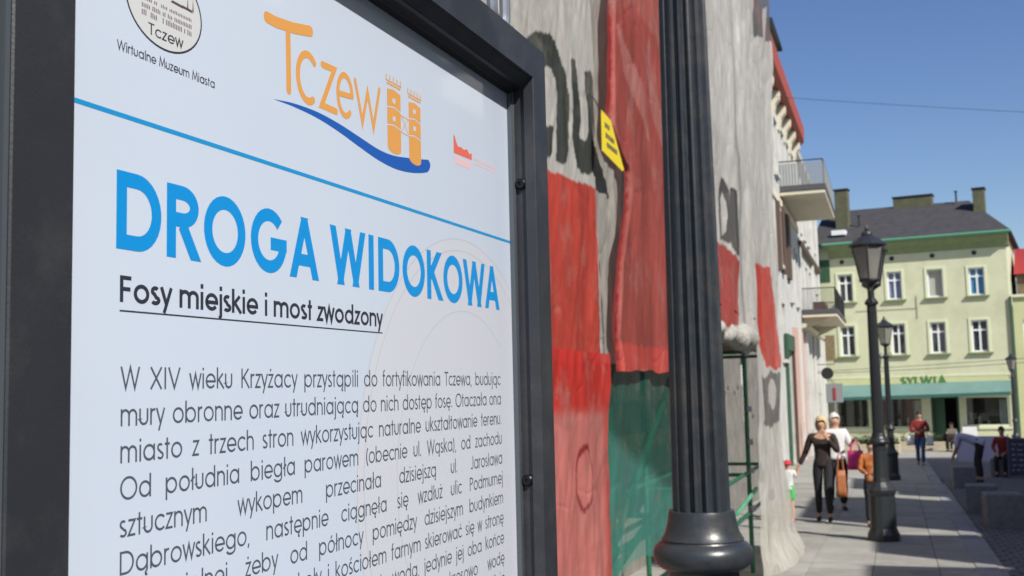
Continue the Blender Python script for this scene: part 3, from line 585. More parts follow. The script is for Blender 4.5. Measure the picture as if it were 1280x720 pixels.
# ------------------------------------------------------------------ netting sheets on the scaffold
PO = {'ARCH': [(4.169, 3.057), (4.261, 3.128), (4.374, 3.185), (4.491, 3.224), (4.599, 3.242), (4.691, 3.221), (4.75, 3.176), (4.821, 3.109), (4.848, 3.029), (4.837, 2.877), (4.822, 2.775), (4.796, 2.694), (4.66, 2.685), (4.662, 2.791), (4.681, 2.903), (4.691, 3.002), (4.654, 3.053), (4.585, 3.088), (4.497, 3.082), (4.404, 3.102), (4.295, 3.11)], 'LEG': [(4.493, 2.819), (4.613, 2.834), (4.604, 2.698), (4.46, 2.668)], 'UU': [(4.908, 3.218), (4.957, 3.242), (5.012, 3.242), (5.036, 3.153), (5.065, 3.03), (5.057, 2.957), (5.026, 2.893), (5.042, 2.868), (5.099, 2.863), (5.171, 2.891), (5.24, 2.965), (5.24, 3.045), (5.186, 3.152), (5.18, 3.23), (5.234, 3.255), (5.351, 3.283), (5.416, 3.252), (5.416, 3.114), (5.413, 3.003), (5.421, 2.895), (5.406, 2.824), (5.346, 2.766), (5.186, 2.72), (5.052, 2.7), (4.955, 2.711), (4.912, 2.781), (4.878, 2.886), (4.904, 3.042)], 'REDTOP': [(3.678, 2.536), (4.502, 2.627), (4.773, 2.636), (5.076, 2.659), (5.45, 2.698), (5.41, 2.513), (5.401, 2.31), (5.381, 2.03), (5.346, 1.753), (3.629, 1.742)], 'A2': [(9.49, 3.294), (9.603, 3.428), (9.814, 3.523), (9.995, 3.539), (10.179, 3.444), (10.279, 3.295), (10.345, 3.513), (10.555, 3.558), (10.811, 3.525), (10.651, 2.925), (10.39, 2.927), (10.186, 2.986), (9.825, 2.953), (9.429, 2.933)], 'A2H': [(9.618, 3.295), (9.768, 3.361), (9.896, 3.338), (9.905, 3.18), (9.813, 3.049), (9.582, 2.981)], 'NN': [(13.62, 7.01), (16.275, 8.008), (15.461, 6.424), (14.643, 6.182), (14.759, 6.694), (14.31, 6.526), (14.136, 6.094), (13.177, 5.826)], 'OO': [(12.423, 1.64), (12.632, 1.784), (13.609, 1.865), (14.799, 1.858), (15.251, 1.698), (15.087, 1.379), (14.253, 1.257), (12.911, 1.236), (12.276, 1.279), (12.584, 1.391)], 'OOH': [(12.892, 1.658), (13.265, 1.765), (13.879, 1.768), (14.142, 1.63), (13.926, 1.472), (13.28, 1.418), (12.908, 1.51)], 'RA': [(9.263, 2.877), (9.728, 2.904), (10.392, 2.907), (10.661, 2.876), (10.458, 2.244), (9.075, 2.177)], 'RB': [(12.273, 3.018), (13.089, 3.083), (13.908, 3.127), (14.194, 2.904), (14.418, 2.518), (14.655, 1.917), (13.741, 1.905), (12.859, 1.92), (12.504, 2.238), (12.218, 2.485), (12.278, 2.836)], 'RING': [(4.726, 1.317)]}
GREY = (.55, .54, .505); INK = (.045, .052, .045); RED = (.53, .065, .045)
NX = -1.35
def smoothstep(a, b, x):
    t = np.clip((x - a) / (b - a), 0, 1); return t * t * (3 - 2 * t)
def vn(y, z, sy, sz, seed):
    """cheap smooth value noise"""
    r = np.random.default_rng(seed); T = r.random((64, 64)); a = y * sy; b = z * sz
    i = np.floor(a).astype(int); j = np.floor(b).astype(int); fa = a - i; fb = b - j; fa = fa * fa * (3 - 2 * fa); fb = fb * fb * (3 - 2 * fb)
    g_ = lambda p, q: T[p % 64, q % 64]
    return (g_(i, j) * (1 - fa) + g_(i + 1, j) * fa) * (1 - fb) + (g_(i, j + 1) * (1 - fa) + g_(i + 1, j + 1) * fa) * fb - .5
def folds(y, z, seed, amp=.02, sy=5, sz=.8):
    return amp * (vn(y + .25 * z, z, sy, sz, seed) * 2 + vn(y, z, sy * 2.7, sz * 2.5, seed + 1) + .6 * vn(y - .4 * z, z, sy * 5, sz * 7, seed + 2))
def sheet(name, y0, y1, z0, z1, dy, dz, xf, cf, m, edge=None, label=None, cat='netting', group='scaffold netting sheets'):
    ny = int((y1 - y0) / dy) + 1; nz = int((z1 - z0) / dz) + 1
    Yg, Zg = np.meshgrid(np.linspace(y0, y1, ny), np.linspace(z0, z1, nz))
    if edge: Yg, Zg = edge(Yg, Zg)
    Xg = xf(Yg, Zg); c = cf(Yg, Zg)
    co_ = np.stack([Xg, Yg, Zg], -1).reshape(-1, 3)
    idx = np.arange(ny * nz).reshape(nz, ny); f = np.stack([idx[:-1, :-1], idx[:-1, 1:], idx[1:, 1:], idx[1:, :-1]], -1).reshape(-1, 4)
    me = bpy.data.meshes.new(name); me.vertices.add(len(co_)); me.vertices.foreach_set('co', co_.ravel().astype(np.float32))
    me.loops.add(f.size); me.loops.foreach_set('vertex_index', f.ravel().astype(np.int32)); me.polygons.add(len(f))
    me.polygons.foreach_set('loop_start', np.arange(0, f.size, 4, dtype=np.int32)); me.polygons.foreach_set('loop_total', np.full(len(f), 4, dtype=np.int32))
    me.update(calc_edges=True); me.polygons.foreach_set('use_smooth', np.ones(len(f), bool))
    at = me.color_attributes.new('paint', 'FLOAT_COLOR', 'POINT')
    at.data.foreach_set('color', np.concatenate([c.reshape(-1, 3), np.ones((len(co_), 1))], 1).ravel().astype(np.float32))
    me.materials.append(m); me.validate(); o = bpy.data.objects.new(name, me); COL.objects.link(o)
    return tag(o, label, cat, group)
def base(Y, c): return np.ones(Y.shape + (3,)) * np.array(c)
def put(c, mask, col): c[mask] = np.array(col); return c
def wob(Y, Z, s=3, a=.012): return Y + a * vn(Y, Z, 9, 9, 40 + s), Z + a * vn(Y, Z, 8, 10, 41 + s)

def colA(Y, Z):
    c = base(Y, GREY) * (1 + .1 * vn(Y, Z, 2.5, 1.1, 5)[..., None]); a, b = wob(Y, Z)
    m1 = pip(a, b, PO['ARCH']) | pip(a, b, PO['LEG']) | pip(a, b, PO['UU'])
    faded = vn(Y, Z, 7, 5, 9) > .2
    put(c, m1, INK); c[m1 & faded] = (.085, .085, .07)
    red = pip(a, b, PO['REDTOP']) | ((Z < 2.45) & (Y < 5.37)); put(c, red, RED)
    c[red] *= (1 + .35 * vn(Y, Z, 12, 1.5, 12)[red][:, None]); return c
def edgeA(Y, Z): return Y + (Y - 3.4) / 2.02 * (.02 * np.sin(Z * 4) + .02 * vn(Y * 0, Z, 1, 3, 3)), Z
sheet('grey_red_banner_net', 3.4, 5.42, 1.7, 5.4, .011, .012, lambda Y, Z: NX + folds(Y, Z, 1, .011) - .02 * smoothstep(5.2, 5.42, Y), colA, NET, edgeA,
      'grey netting painted with dark letters over a red block, next to the notice board')
def colB(Y, Z):
    c = base(Y, (.60, .19, .17)); k_ = smoothstep(1.55, 1.62, Z + .06 * vn(Y, Z, 3, 2, 2))
    c = c * (1 - k_[..., None]) + np.array((.58, .04, .03)) * k_[..., None]
    rd = smoothstep(5.16, 5.3, Y)[..., None] * .7; c = c * (1 - rd) + np.array((.52, .035, .03)) * rd
    d_ = np.hypot((Y - 4.83) / .13, (Z - 1.30) / .135); ring = (np.abs(d_ - 1 + .1 * vn(Y, Z, 20, 20, 3)) < .09); c[ring] = (.30, .03, .035)
    return c * (1 + .3 * vn(Y, Z, 9, 1.6, 15)[..., None])
def edgeB(Y, Z): return Y + (Y - 3.4) / 1.95 * (.03 * np.sin(Z * 3.1 + .6) + .04 * vn(Y * 0, Z, 1, 2.2, 30) - .03 * smoothstep(1.2, 1.5, Z) * smoothstep(1.8, 1.5, Z)), Z
sheet('red_lower_net', 3.4, 5.35, -.1, 1.86, .013, .013, lambda Y, Z: NX + .03 + folds(Y, Z, 11, .014), colB, NETR, edgeB,
      'lowest bright red netting with a faint ring drawn on it, right of the notice board')
def colG(Y, Z):
    c = base(Y, (.37, .36, .33)) * (1 + .3 * vn(Y, Z, 6, 1.5, 25)[..., None]); c[np.abs(Y - 5.47 - .012 * np.sin(Z * 7)) < .012] = (.06, .06, .05); return c
sheet('grey_strip_net', 5.36, 6.05, 1.82, 5.4, .012, .02, lambda Y, Z: NX - .035 + folds(Y, Z, 21, .02), colG, NET, None, 'narrow grey netting strip showing between the painted and the dark red sheets')
EZ = [1.7, 1.82, 1.956, 2.333, 2.668, 2.80, 2.892, 2.99, 3.064, 3.8, 5.6]; EY = [5.60, 5.604, 5.52, 5.622, 5.88, 5.915, 5.90, 5.62, 5.51, 5.67, 5.9]
def edgeC(Y, Z):
    e = np.interp(Z, EZ, EY); f = (Y - 5.5) / 3.3; return e + f * (8.8 - e) + .01 * np.sin(Z * 20) * (1 - f), Z + .03 * vn(Y, Z, 5, 1, 6) * (Z < 2)
def colC(Y, Z):
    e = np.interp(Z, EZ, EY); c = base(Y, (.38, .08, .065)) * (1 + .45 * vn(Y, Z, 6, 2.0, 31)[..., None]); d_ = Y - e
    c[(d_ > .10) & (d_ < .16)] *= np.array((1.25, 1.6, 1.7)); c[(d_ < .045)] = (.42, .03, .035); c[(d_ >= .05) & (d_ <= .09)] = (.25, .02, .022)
    m = pip(Y + .3 * Z, Z, [(6.95, 3.7), (7.55, 3.45), (7.6, 3.15), (7.0, 3.45)]) | pip(Y + .3 * Z, Z, [(7.75, 3.65), (8.1, 3.5), (8.1, 3.2), (7.75, 3.35)])
    c[m] = (.46, .16, .14); c[(Z < 1.93)] = c[(Z < 1.93)] * np.array((1.5, 1, 1)); return c
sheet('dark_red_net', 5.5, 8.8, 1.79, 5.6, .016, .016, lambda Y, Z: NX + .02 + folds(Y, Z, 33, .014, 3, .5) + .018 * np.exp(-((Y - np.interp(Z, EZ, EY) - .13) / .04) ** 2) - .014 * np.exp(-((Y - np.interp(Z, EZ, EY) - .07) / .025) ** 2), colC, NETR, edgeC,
      'dark red netting with a gathered seam, hanging above the green sheet')
def colD(Y, Z):   # darker green above a slanting line
    k_ = smoothstep(1.28, 1.40, Z + .28 * (Y - 6.1))[..., None]; return (base(Y, (.09, .32, .27)) * (1 - k_) + np.array((.03, .13, .10)) * k_) * (1 + .15 * vn(Y + Z, Z, 3, .6, 45)[..., None])
def edgeD(Y, Z): return Y, Z + .0 * Y + smoothstep(1.2, .72, Z) * (.05 * np.sin(Y * 4 + 1) + .10 - .12 * (Y - 5.3))
sheet('green_net', 5.3, 8.6, .72, 1.86, .02, .02, lambda Y, Z: NX - .05 + folds(Y, Z, 47, .02, 2, .5), colD, NETG, edgeD, 'see-through green netting hanging over the scaffold frames below the red sheet')
# long grey sheet to the far corner
def colE(Y, Z):
    c = base(Y, (.57, .56, .53)) * (1 + .22 * vn(Y, Z, 1.6, .9, 50)[..., None]); a, b = wob(Y, Z, 6, .05)
    seam = Y + .25 * vn(Y * 0, Z, 1, 1.4, 51)
    k_ = np.exp(-((seam - 10.9) / .09) ** 2)[..., None] * .65; c = c * (1 - k_) + np.array((.16, .15, .13)) * k_
    k_ = np.exp(-((seam - 11.5) / .22) ** 2)[..., None] * .6; c = c * (1 - k_) + np.array((.62, .61, .58)) * k_
    m1 = pip(a, b, PO['A2']) & ~pip(a, b, PO['A2H']); c[m1] = (.085, .085, .08)
    m1 = pip(a, b, PO['NN']) | (pip(a, b, PO['OO']) & ~pip(a, b, PO['OOH'])); c[m1] = (.15, .145, .14)
    m1 = pip(a, b, PO['RA']); c[m1] = (.42, .05, .04); m1 = pip(a, b, PO['RB']); c[m1] = (.55, .06, .04)
    m2 = (vn(Y, Z, 3, 4, 60) > .38) & (Z < 3.6); c[m2] *= .75
    low = (Z < .35)[..., None] * .35; c = c * (1 - low) + np.array((.50, .48, .38)) * low; return c
def xE(Y, Z):
    return NX + folds(Y, Z, 55, .035, 1.0, .4) + folds(Y, Z, 57, .008, 2.5, 1.2) + .05 * np.exp(-((Y + .25 * vn(Y * 0, Z, 1, 1.4, 51) - 11.5) / .2) ** 2) + .13 * smoothstep(.15, -.36, Z) ** 1.6 * (1 + .8 * vn(Y, Z, 2.5, 3, 58)) * smoothstep(11.3, 12.6, Y) + .10 * smoothstep(1.2, 0, Z) * smoothstep(12.5, 14.5, Y)
def edgeE1(Y, Z):  # ragged hem over the opening
    return Y, np.where(Z < 2.35, Z + .06 * np.sin(Y * 5) + .05 * vn(Y, Z, 4, 1, 59), Z)
sheet('grey_upper_net', 8.3, 11.55, 2.16, 7.4, .028, .02, xE, colE, NET, edgeE1, 'grey netting with a big dark letter above the open scaffold bay, behind the lamp post')
def edgeE2(Y, Z):
    f = (Y - 11.5) / 2.95; left = 11.5 + .25 * np.sin(Z * 3 + 1) * smoothstep(2.3, 1.8, Z) + .3 * smoothstep(2.2, 1.2, Z) - .55 * smoothstep(.5, -.3, Z)
    right = 14.35 + .12 * smoothstep(0, 7, Z) * 9 + .12 * np.sin(Z * 4.3) + .32 * smoothstep(.2, -.38, Z)
    return left + f * (right - left), np.maximum(Z, gz(14) + .05 + .02 * np.sin(Y * 9))
sheet('grey_corner_net', 11.5, 14.45, -.34, 7.4, .028, .018, xE, colE, NET, edgeE2, 'full height pale grey netting at the far scaffold corner, trailing on the pavement')
# crumpled roll of netting over the opening
mb = MB(); rr = random.Random(4); pts = [(-1.34 + .03 * math.sin(i * 1.7), 8.9 + i * .17, 2.14 + .035 * math.sin(i * 1.3)) for i in range(16)]
mb.tube(pts, [.05 + .03 * rr.random() + (.06 * math.sin((i - 7) / 8 * math.pi) if i > 7 else 0) for i in range(16)], 12)
o = mb.build('netting_roll', M['crumple'], None, smooth=True); tag(o, 'crumpled pale roll of netting tied above the open scaffold bay', 'netting roll')
# label
lb = empty('warning_label', (-1.295, 5.26, 2.84), 0, 'yellow warning label tied to the seam between grey and dark red netting', 'label')
mb = MB(); L4 = [(.0, .215), (.17, .20), (.40, .01), (.385, -.0), (.02, .0)]
mb.prism([(.005, .215), (.19, .205), (.30, .12), (.455, .0), (.42, -.015), (.0, .01)], 0, 0, .004); mb.build('card', M['yellow'], lb)
tx = MB(); rr = random.Random(9)
for i, (y, z, n_) in enumerate(((.06, .155, 3), (.07, .105, 5), (.09, .06, 6))):
    a = y
    for q in range(n_):
        w_ = rr.uniform(.018, .034); tx.box(.0042, .0052, a, a + w_, z - .012, z + .012); a += w_ + .012
tag(tx.build('print', M['ink'], lb), kind='stuff'); MB().tube([(.002, .0, .2), (-.02, -.03, .26), (-.05, -.02, .3)], .003, 5).build('string', M['wire'], lb)

# ------------------------------------------------------------------ scaffold
sc = empty('scaffold', (0, 0, 0), 0, 'green tubular scaffold with plank decks behind the netting', 'scaffold')
std = MB().tube([(0, 0, -.4), (0, 0, 7.2)], .024, 8).build('standard', M['pipe'], sc); std.location = (-1.52, 4.0, 0)
for y in (6.15, 8.3, 10.45, 12.25, 14.0):
    share(std, sc, (-1.52, y, gz(y)))
for y in (4, 6.15, 8.3, 10.45, 12.25, 14.0): share(std, sc, (-2.25, y, gz(y)))
led = MB().tube([(0, 3.9, 0), (0, 14.1, 0)], .021, 8).build('ledger', M['pipe'], sc); led.location = (-1.52, 0, 2.11)
for x, z in ((-1.52, .78), (-1.52, .36), (-2.25, 2.1), (-2.25, .8), (-1.52, 4.2), (-2.25, 4.2), (-1.52, 6.2)): share(led, sc, (x, 0, z))
tr = MB().tube([(-1.52, 0, 0), (-2.25, 0, 0)], .02, 8).build('transom', M['pipe'], sc); tr.location = (0, 4, 2.06)
for z in (2.06, 4.16, .75):
    for y in (4, 6.15, 8.3, 10.45, 12.25, 14):
        if (y, z) != (4, 2.06): share(tr, sc, (0, y + .02, z))
for a, b, m_ in (((-1.5, 5.4, .5), (-1.5, 7.9, 1.75), 'pipe'), ((-1.49, 5.6, .62), (-1.49, 7.6, .98), 'pipe'), ((-1.46, 10.75, .50), (-1.46, 12.35, .60), 'pipel'), ((-1.5, 5.5, 1.2), (-1.5, 6.2, 1.85), 'pipe'), ((-1.54, 6.15, .4), (-1.54, 8.3, .4), 'pipe')):
    MB().tube([a, b], .022, 8).build('brace', M[m_], sc)
bl = MB(); bl.tube([(0, 0, -.03), (0, 0, .03)], .04, 8)
cp0 = bl.build('coupler', M['steel'], sc); cp0.location = (-1.5, 12.25, 1.45)
for z in (2.05, .80, .40, 1.1): share(cp0, sc, (-1.5, 12.25, z))
pk = MB().cbox(-.11, .11, -1.06, 1.06, -.02, .02, .004).build('deck_plank', M['oldwood'], sc); pk.location = (-1.65, 5.1, 2.16)
for z in (2.16, 4.26):
    for j in range(5):
        for i in range(3):
            if (z, i, j) != (2.16, 0, 0): share(pk, sc, (-1.65 - i * .235, 5.1 + j * 2.13, z))
MB().box(-1.60, -1.57, 5.2, 8.4, 1.30, 1.40).build('toe_board', M['shade'], sc)
tag(MB().cbox(-2.2, -1.9, 6.35, 6.75, gz(6.5) + .01, .52, .05).build('material_sack', M['c_white']), 'pale sack standing inside the scaffold behind the green netting', 'sack')
# the house being repaired
rh = empty('scaffolded_house', (0, 0, 0), 0, 'grey bare-plastered house front behind the scaffold netting', 'building')
HX = -2.75
w1 = MB(); ops = [(4.6, 5.5, .5, 2.0), (6.75, 7.8, .2, 2.0), (8.9, 9.9, .2, 2.2), (4.6, 5.6, 3.4, 5.0), (6.9, 7.9, 3.4, 5.0), (9.2, 10.2, 3.4, 5.0), (11.6, 12.6, 3.4, 5.0), (21.6, 22.9, 1.0, 2.3)]
def wall_with(mb, x0, x1, y0, y1, z0, z1, holes):
    """wall slab in the YZ plane with rectangular openings"""
    ys = sorted({y0, y1} | {h[0] for h in holes} | {h[1] for h in holes}); zs = sorted({z0, z1} | {h[2] for h in holes} | {h[3] for h in holes})
    solid = lambda i, j: 0 <= i < len(ys) - 1 and 0 <= j < len(zs) - 1 and not any(h[0] <= (ys[i] + ys[i + 1]) / 2 <= h[1] and h[2] <= (zs[j] + zs[j + 1]) / 2 <= h[3] for h in holes)
    for i in range(len(ys) - 1):
        for j in range(len(zs) - 1):
            if not solid(i, j): continue
            a, b, c_, d = ys[i], ys[i + 1], zs[j], zs[j + 1]
            mb.add([(x1, a, c_), (x1, b, c_), (x1, b, d), (x1, a, d)], [(0, 1, 2, 3)]); mb.add([(x0, a, c_), (x0, b, c_), (x0, b, d), (x0, a, d)], [(3, 2, 1, 0)])
            if not solid(i - 1, j): mb.add([(x0, a, c_), (x1, a, c_), (x1, a, d), (x0, a, d)], [(0, 1, 2, 3)])
            if not solid(i + 1, j): mb.add([(x0, b, c_), (x1, b, c_), (x1, b, d), (x0, b, d)], [(3, 2, 1, 0)])
            if not solid(i, j - 1): mb.add([(x0, a, c_), (x1, a, c_), (x1, b, c_), (x0, b, c_)], [(3, 2, 1, 0)])
            if not solid(i, j + 1): mb.add([(x0, a, d), (x1, a, d), (x1, b, d), (x0, b, d)], [(0, 1, 2, 3)])
    return mb
wall_with(w1, HX - .4, HX, -6, 28.4, -.9, 8.6, ops); w1.build('wall', M['plaster'], rh)
MB().box(HX - 6, HX - .4, -6, 28.4, -.9, 8.6).build('house_body', M['plaster'], rh)
for y0, y1, z0, z1 in ops:
    f = MB(); f.box(HX - .2, HX - .14, y0, y0 + .08, z0, z1).box(HX - .2, HX - .14, y1 - .08, y1, z0, z1).box(HX - .198, HX - .142, y0, y1, z0 + .001, z0 + .08).box(HX - .198, HX - .142, y0, y1, z1 - .08, z1 - .001).box(HX - .196, HX - .144, (y0 + y1) / 2 - .04, (y0 + y1) / 2 + .04, z0, z1)
    fo = f.build('window_frame', M['winf'], rh); B(HX - .18, HX - .17, y0 + .02, y1 - .02, z0 + .02, z1 - .02).build('pane', M['pane'], fo)
for i in range(14):   # boarding inside the open bay
    y = 17.6 + i * .42; MB().cbox(HX + .01, HX + .05, y, y + .405, -.75, 1.55 + .09 * (i % 3) - .5 * (i > 8), .006).build('hoarding_board', M['plaster'], rh)

# ------------------------------------------------------------------ houses of the left side of the street
FX = -3.5
def facade_window(parent, y0, y1, z0, z1, fx=FX, m='winf'):
    f = MB(); a, b = fx - .16, fx - .10
    f.box(a, b, y0, y0 + .07, z0, z1).box(a, b, y1 - .07, y1, z0, z1).box(a + .002, b - .002, y0 + .07, y1 - .07, z0, z0 + .07).box(a + .002, b - .002, y0 + .07, y1 - .07, z1 - .07, z1).box(a + .004, b - .004, (y0 + y1) / 2 - .035, (y0 + y1) / 2 + .035, z0 + .07, z1 - .07).box(a + .006, b - .006, y0 + .07, y1 - .07, z0 + (z1 - z0) * .66, z0 + (z1 - z0) * .66 + .06)
    fo = f.build('window', M[m], parent); B(a + .02, a + .03, y0 + .03, y1 - .03, z0 + .03, z1 - .03).build('pane', M['pane'], fo)
    s = MB(); s.box(fx, fx + .05, y0 - .14, y0, z0 - .12, z1 + .14).box(fx, fx + .05, y1, y1 + .14, z0 - .12, z1 + .14).box(fx, fx + .07, y0, y1, z1, z1 + .14).box(fx, fx + .12, y0, y1, z0 - .12, z0)
    s.build('surround', M['white'], fo)
def balcony(parent, y0, y1, z, depth, style):
    s = MB(); s.cbox(FX, FX + depth, y0, y1, z, z + .14, .015); so_ = s.build('balcony', M['cream2'], parent)
    MB().box(FX + .001, FX + depth + .03, y0 - .03, y1 + .03, z + .142, z + .34).build('slab_edge', M['darkstone'], so_)
    x1 = FX + depth - .04; zt = z + 1.22; bm_ = M['rail'] if style == 'slats' else M['black']
    MB().tube([(FX, y0 + .04, zt), (x1, y0 + .04, zt), (x1, y1 - .04, zt), (FX, y1 - .04, zt)], .025, 6).build('handrail', M['black'], so_)
    MB().tube([(FX, y0 + .04, z + .32), (x1, y0 + .04, z + .32), (x1, y1 - .04, z + .32), (FX, y1 - .04, z + .32)], .018, 6).build('bottom_rail', M['black'], so_)
    if style == 'slats': bb = MB().cbox(-.036, .036, -.03, .03, 0, .82, .004)
    else: bb = MB().box(-.009, .009, -.009, .009, 0, .9)
    first = None; n1 = 14; n2 = 26
    for i in range(n1 + 1):
        for yy in (y0 + .04,):
            loc = (FX + .05 + (depth - .12) * i / n1, yy, z + .32)
            if first is None: first = bb.build('baluster', bm_, so_); first.location = loc
            else: share(first, so_, loc)
    for i in range(1, n2): share(first, so_, (x1, y0 + (y1 - y0) * i / n2, z + .32))
    for i in range(n1 + 1): share(first, so_, (FX + .05 + (depth - .12) * i / n1, y1 - .04, z + .32))
    if True:
        for yy in (y0 + .04, (y0 + y1) / 2, y1 - .04): MB().tube([(x1, yy, z + .2), (x1, yy, zt)], .03, 6).build('post', M['black'], so_)
    for yy in ((y0 + .5, y1 - .5) if style != 'slats' else ()): MB().prism([(FX + .002, z - .5), (FX + .002, z - .003), (FX + depth * .8, z - .003)], 1, yy - .08, yy + .08).build('bracket', M['cream2'], so_)
ha = empty('corner_house', (0, 0, 0), 0, 'white house with a red bracketed eave and slatted upper balcony', 'building', None)
holes = [(y, y + 1.1, z, z + 1.9) for y in (31, 34.5, 38.6) for z in (2.6, 5.85, 9.0)] + [(41.2, 42.3, 8.7, 11.0), (43.4, 44.4, 8.7, 11.0), (45.6, 46.6, 8.7, 11.0), (42.6, 43.6, 4.9, 7.0), (45.4, 46.4, 4.9, 7.0)] + [(39.8, 42.1, -1.0, 2.9), (34, 37, -.9, 2.3)]
wm = MB(); wall_with(wm, FX - .4, FX, 28.6, 47.7, -1.9, 12.0, holes); wm.build('wall', M['white'], ha)
MB().box(FX - 8, FX - .4, 28.6, 47.7, -1.9, 12.0).build('house_body', M['white'], ha)
for y0, y1, z0, z1 in holes[:-2]: facade_window(ha, y0, y1, z0, z1)
for y0, y1, z0, z1 in holes[-2:]: MB().box(FX - .3, FX - .25, y0, y1, z0, z1).build('shop_window', M['pane'], ha)
MB().box(FX + .002, FX + .12, 39.4, 42.4, 2.95, 3.5).build('shop_fascia', M['dgreen'], ha)
B(FX + .004, FX + .10, 39.4, 39.78, -1.1, 2.94).build('pilaster', M['dgreen'], ha); B(FX + .004, FX + .10, 42.12, 42.5, -1.1, 2.94).build('pilaster', M['shade'], ha)
MB().box(FX + .002, FX + .05, 42.8, 47.5, -1.3, 3.9).build('render_panel', M['pink'], ha)
MB().cbox(FX + .003, FX + .14, 45.0, 45.5, -1.3, 4.0, .02).build('pilaster', M['white'], ha)
for y0, y1 in ((38.4, 38.59), (39.72, 40.3), (41.6, 42.5)): B(FX + .003, FX + .14, y0, y1, 5.6, 7.95).build('shutter', M['shade'], ha)
ev = MB(); ev.prism([(FX, 11.9), (FX + .30, 11.75), (FX + .44, 11.9), (FX + .46, 12.5), (FX, 12.5)], 1, 28.5, 47.9); ev.build('eave', M['eave'], ha)
b0 = MB().prism([(FX + .002, 10.9), (FX + .05, 10.88), (FX + .14, 11.3), (FX + .28, 11.5), (FX + .30, 11.745), (FX + .002, 11.88)], 1, -.22, .22).build('eave_bracket', M['cream2'], ha); b0.location = (0, 47.3, 0)
for i in range(1, 9): share(b0, ha, (0, 47.3 - i * 2.15, 0))
MB().box(FX + .002, FX + .06, 28.6, 47.6, 8.0, 8.25).build('string_course', M['cream2'], ha)
MB().prism([(FX + .40, 12.52), (FX - 4, 15.2), (FX - 8, 12.52)], 1, 28.5, 47.8).build('roof', M['slate'], ha)
dmo = MB().box(FX - 1.6, FX - .02, 39.0, 42.2, 12.9, 14.3).build('dormer', M['cream2'], ha); MB().box(FX - 1.8, FX + .16, 38.7, 42.5, 14.3, 14.42).build('dormer_roof', M['black'], dmo)
balcony(ha, 40.3, 47.0, 8.42, 1.55, 'slats')
hb = empty('pilastered_house', (0, 0, 0), 0, 'white and salmon pink house with a thin-railed iron balcony', 'building')
hol2 = [(y, y + 1.0, z, z + 2.0) for y in (57.2, 59.4) for z in (2.9, 6.5)] + [(y, y + 1.0, z, z + 2.2) for y in (49.6, 52.2, 54.6) for z in (4.85, 8.4)] + [(49.6, 50.8, -1.2, 2.2), (55.2, 56.4, -1.2, 1.9)]
wm = MB(); wall_with(wm, FX - .5, FX - .1, 47.95, 61.5, -2.0, 11.6, hol2); wm.build('wall', M['white'], hb)
MB().box(FX - 8, FX - .5, 47.95, 61.5, -2.0, 11.6).build('house_body', M['white'], hb)
for h in hol2: facade_window(hb, *h, fx=FX - .1)
for y0, y1 in ((48.0, 48.9), (51.2, 53.2)): MB().box(FX - .098, FX - .04, y0, y1, -1.8, 3.9).build('render_panel', M['pink'], hb)
for y in (48.95, 50.5, 53.4, 56.6, 58.8, 60.7): MB().cbox(FX - .097, FX + .14, y, y + .6, -1.8, 4.0, .02).build('pilaster', M['white'], hb)
for y in (48.2, 56.2, 60.6): MB().cbox(FX - .0975, FX + .04, y, y + .7, 4.6, 11.2, .02).build('pilaster', M['white'], hb)
MB().prism([(FX - .098, 4.05), (FX + .12, 4.12), (FX + .18, 4.26), (FX - .098, 4.3)], 1, 47.95, 61.5).build('string_course', M['cream2'], hb)
MB().prism([(FX - .098, 7.5), (FX + .10, 7.6), (FX + .14, 7.75), (FX - .098, 7.8)], 1, 47.95, 61.5).build('string_course', M['shade'], hb)
MB().prism([(FX - .098, 11.25), (FX + .16, 11.45), (FX + .2, 11.62), (FX - .098, 11.66)], 1, 47.95, 61.5).build('cornice', M['white'], hb)
MB().prism([(FX + .2, 11.64), (FX - 4, 13.3), (FX - 8, 11.64)], 1, 47.95, 61.5).build('roof', M['slate'], hb)
balcony(hb, 48.2, 57.0, 4.53, 1.40, 'bars')
MB().box(FX + .3, FX + .8, 50.6, 53.2, 5.0, 5.35).build('flower_box', M['shade'], hb)
hg = empty('hanging_sign', (FX + .05, 54.6, 2.25), 0, 'round black sign hanging from a bracket on the white house front', 'hanging sign')
MB().tube([(0, 0, .42), (.85, 0, .42)], .02, 6).build('bracket', M['black'], hg)
pl_ = MB().lathe([(.02, -.04), (.26, -.04), (.28, 0), (.26, .04), (.02, .04)], n=24).build('plate', M['black'], hg); pl_.rotation_euler = (R(90), 0, 0); pl_.location = (.5, 0, 0)
rs = empty('road_sign', (-2.1, 43.0, gz(43)), 0, 'small pale sign board with a narrow red plate, on a pole behind the blond woman', 'road sign')
MB().tube([(0, 0, 0), (0, 0, 2.9)], .03, 8).build('pole', M['rail'], rs)
MB().cbox(-.05, .05, -.06, -.035, 2.25, 2.7, .008).build('plate', M['roadred'], rs)
MB().cbox(-.30, .30, -.03, -.01, 2.15, 2.85, .008).build('backing_board', M['rail'], rs)
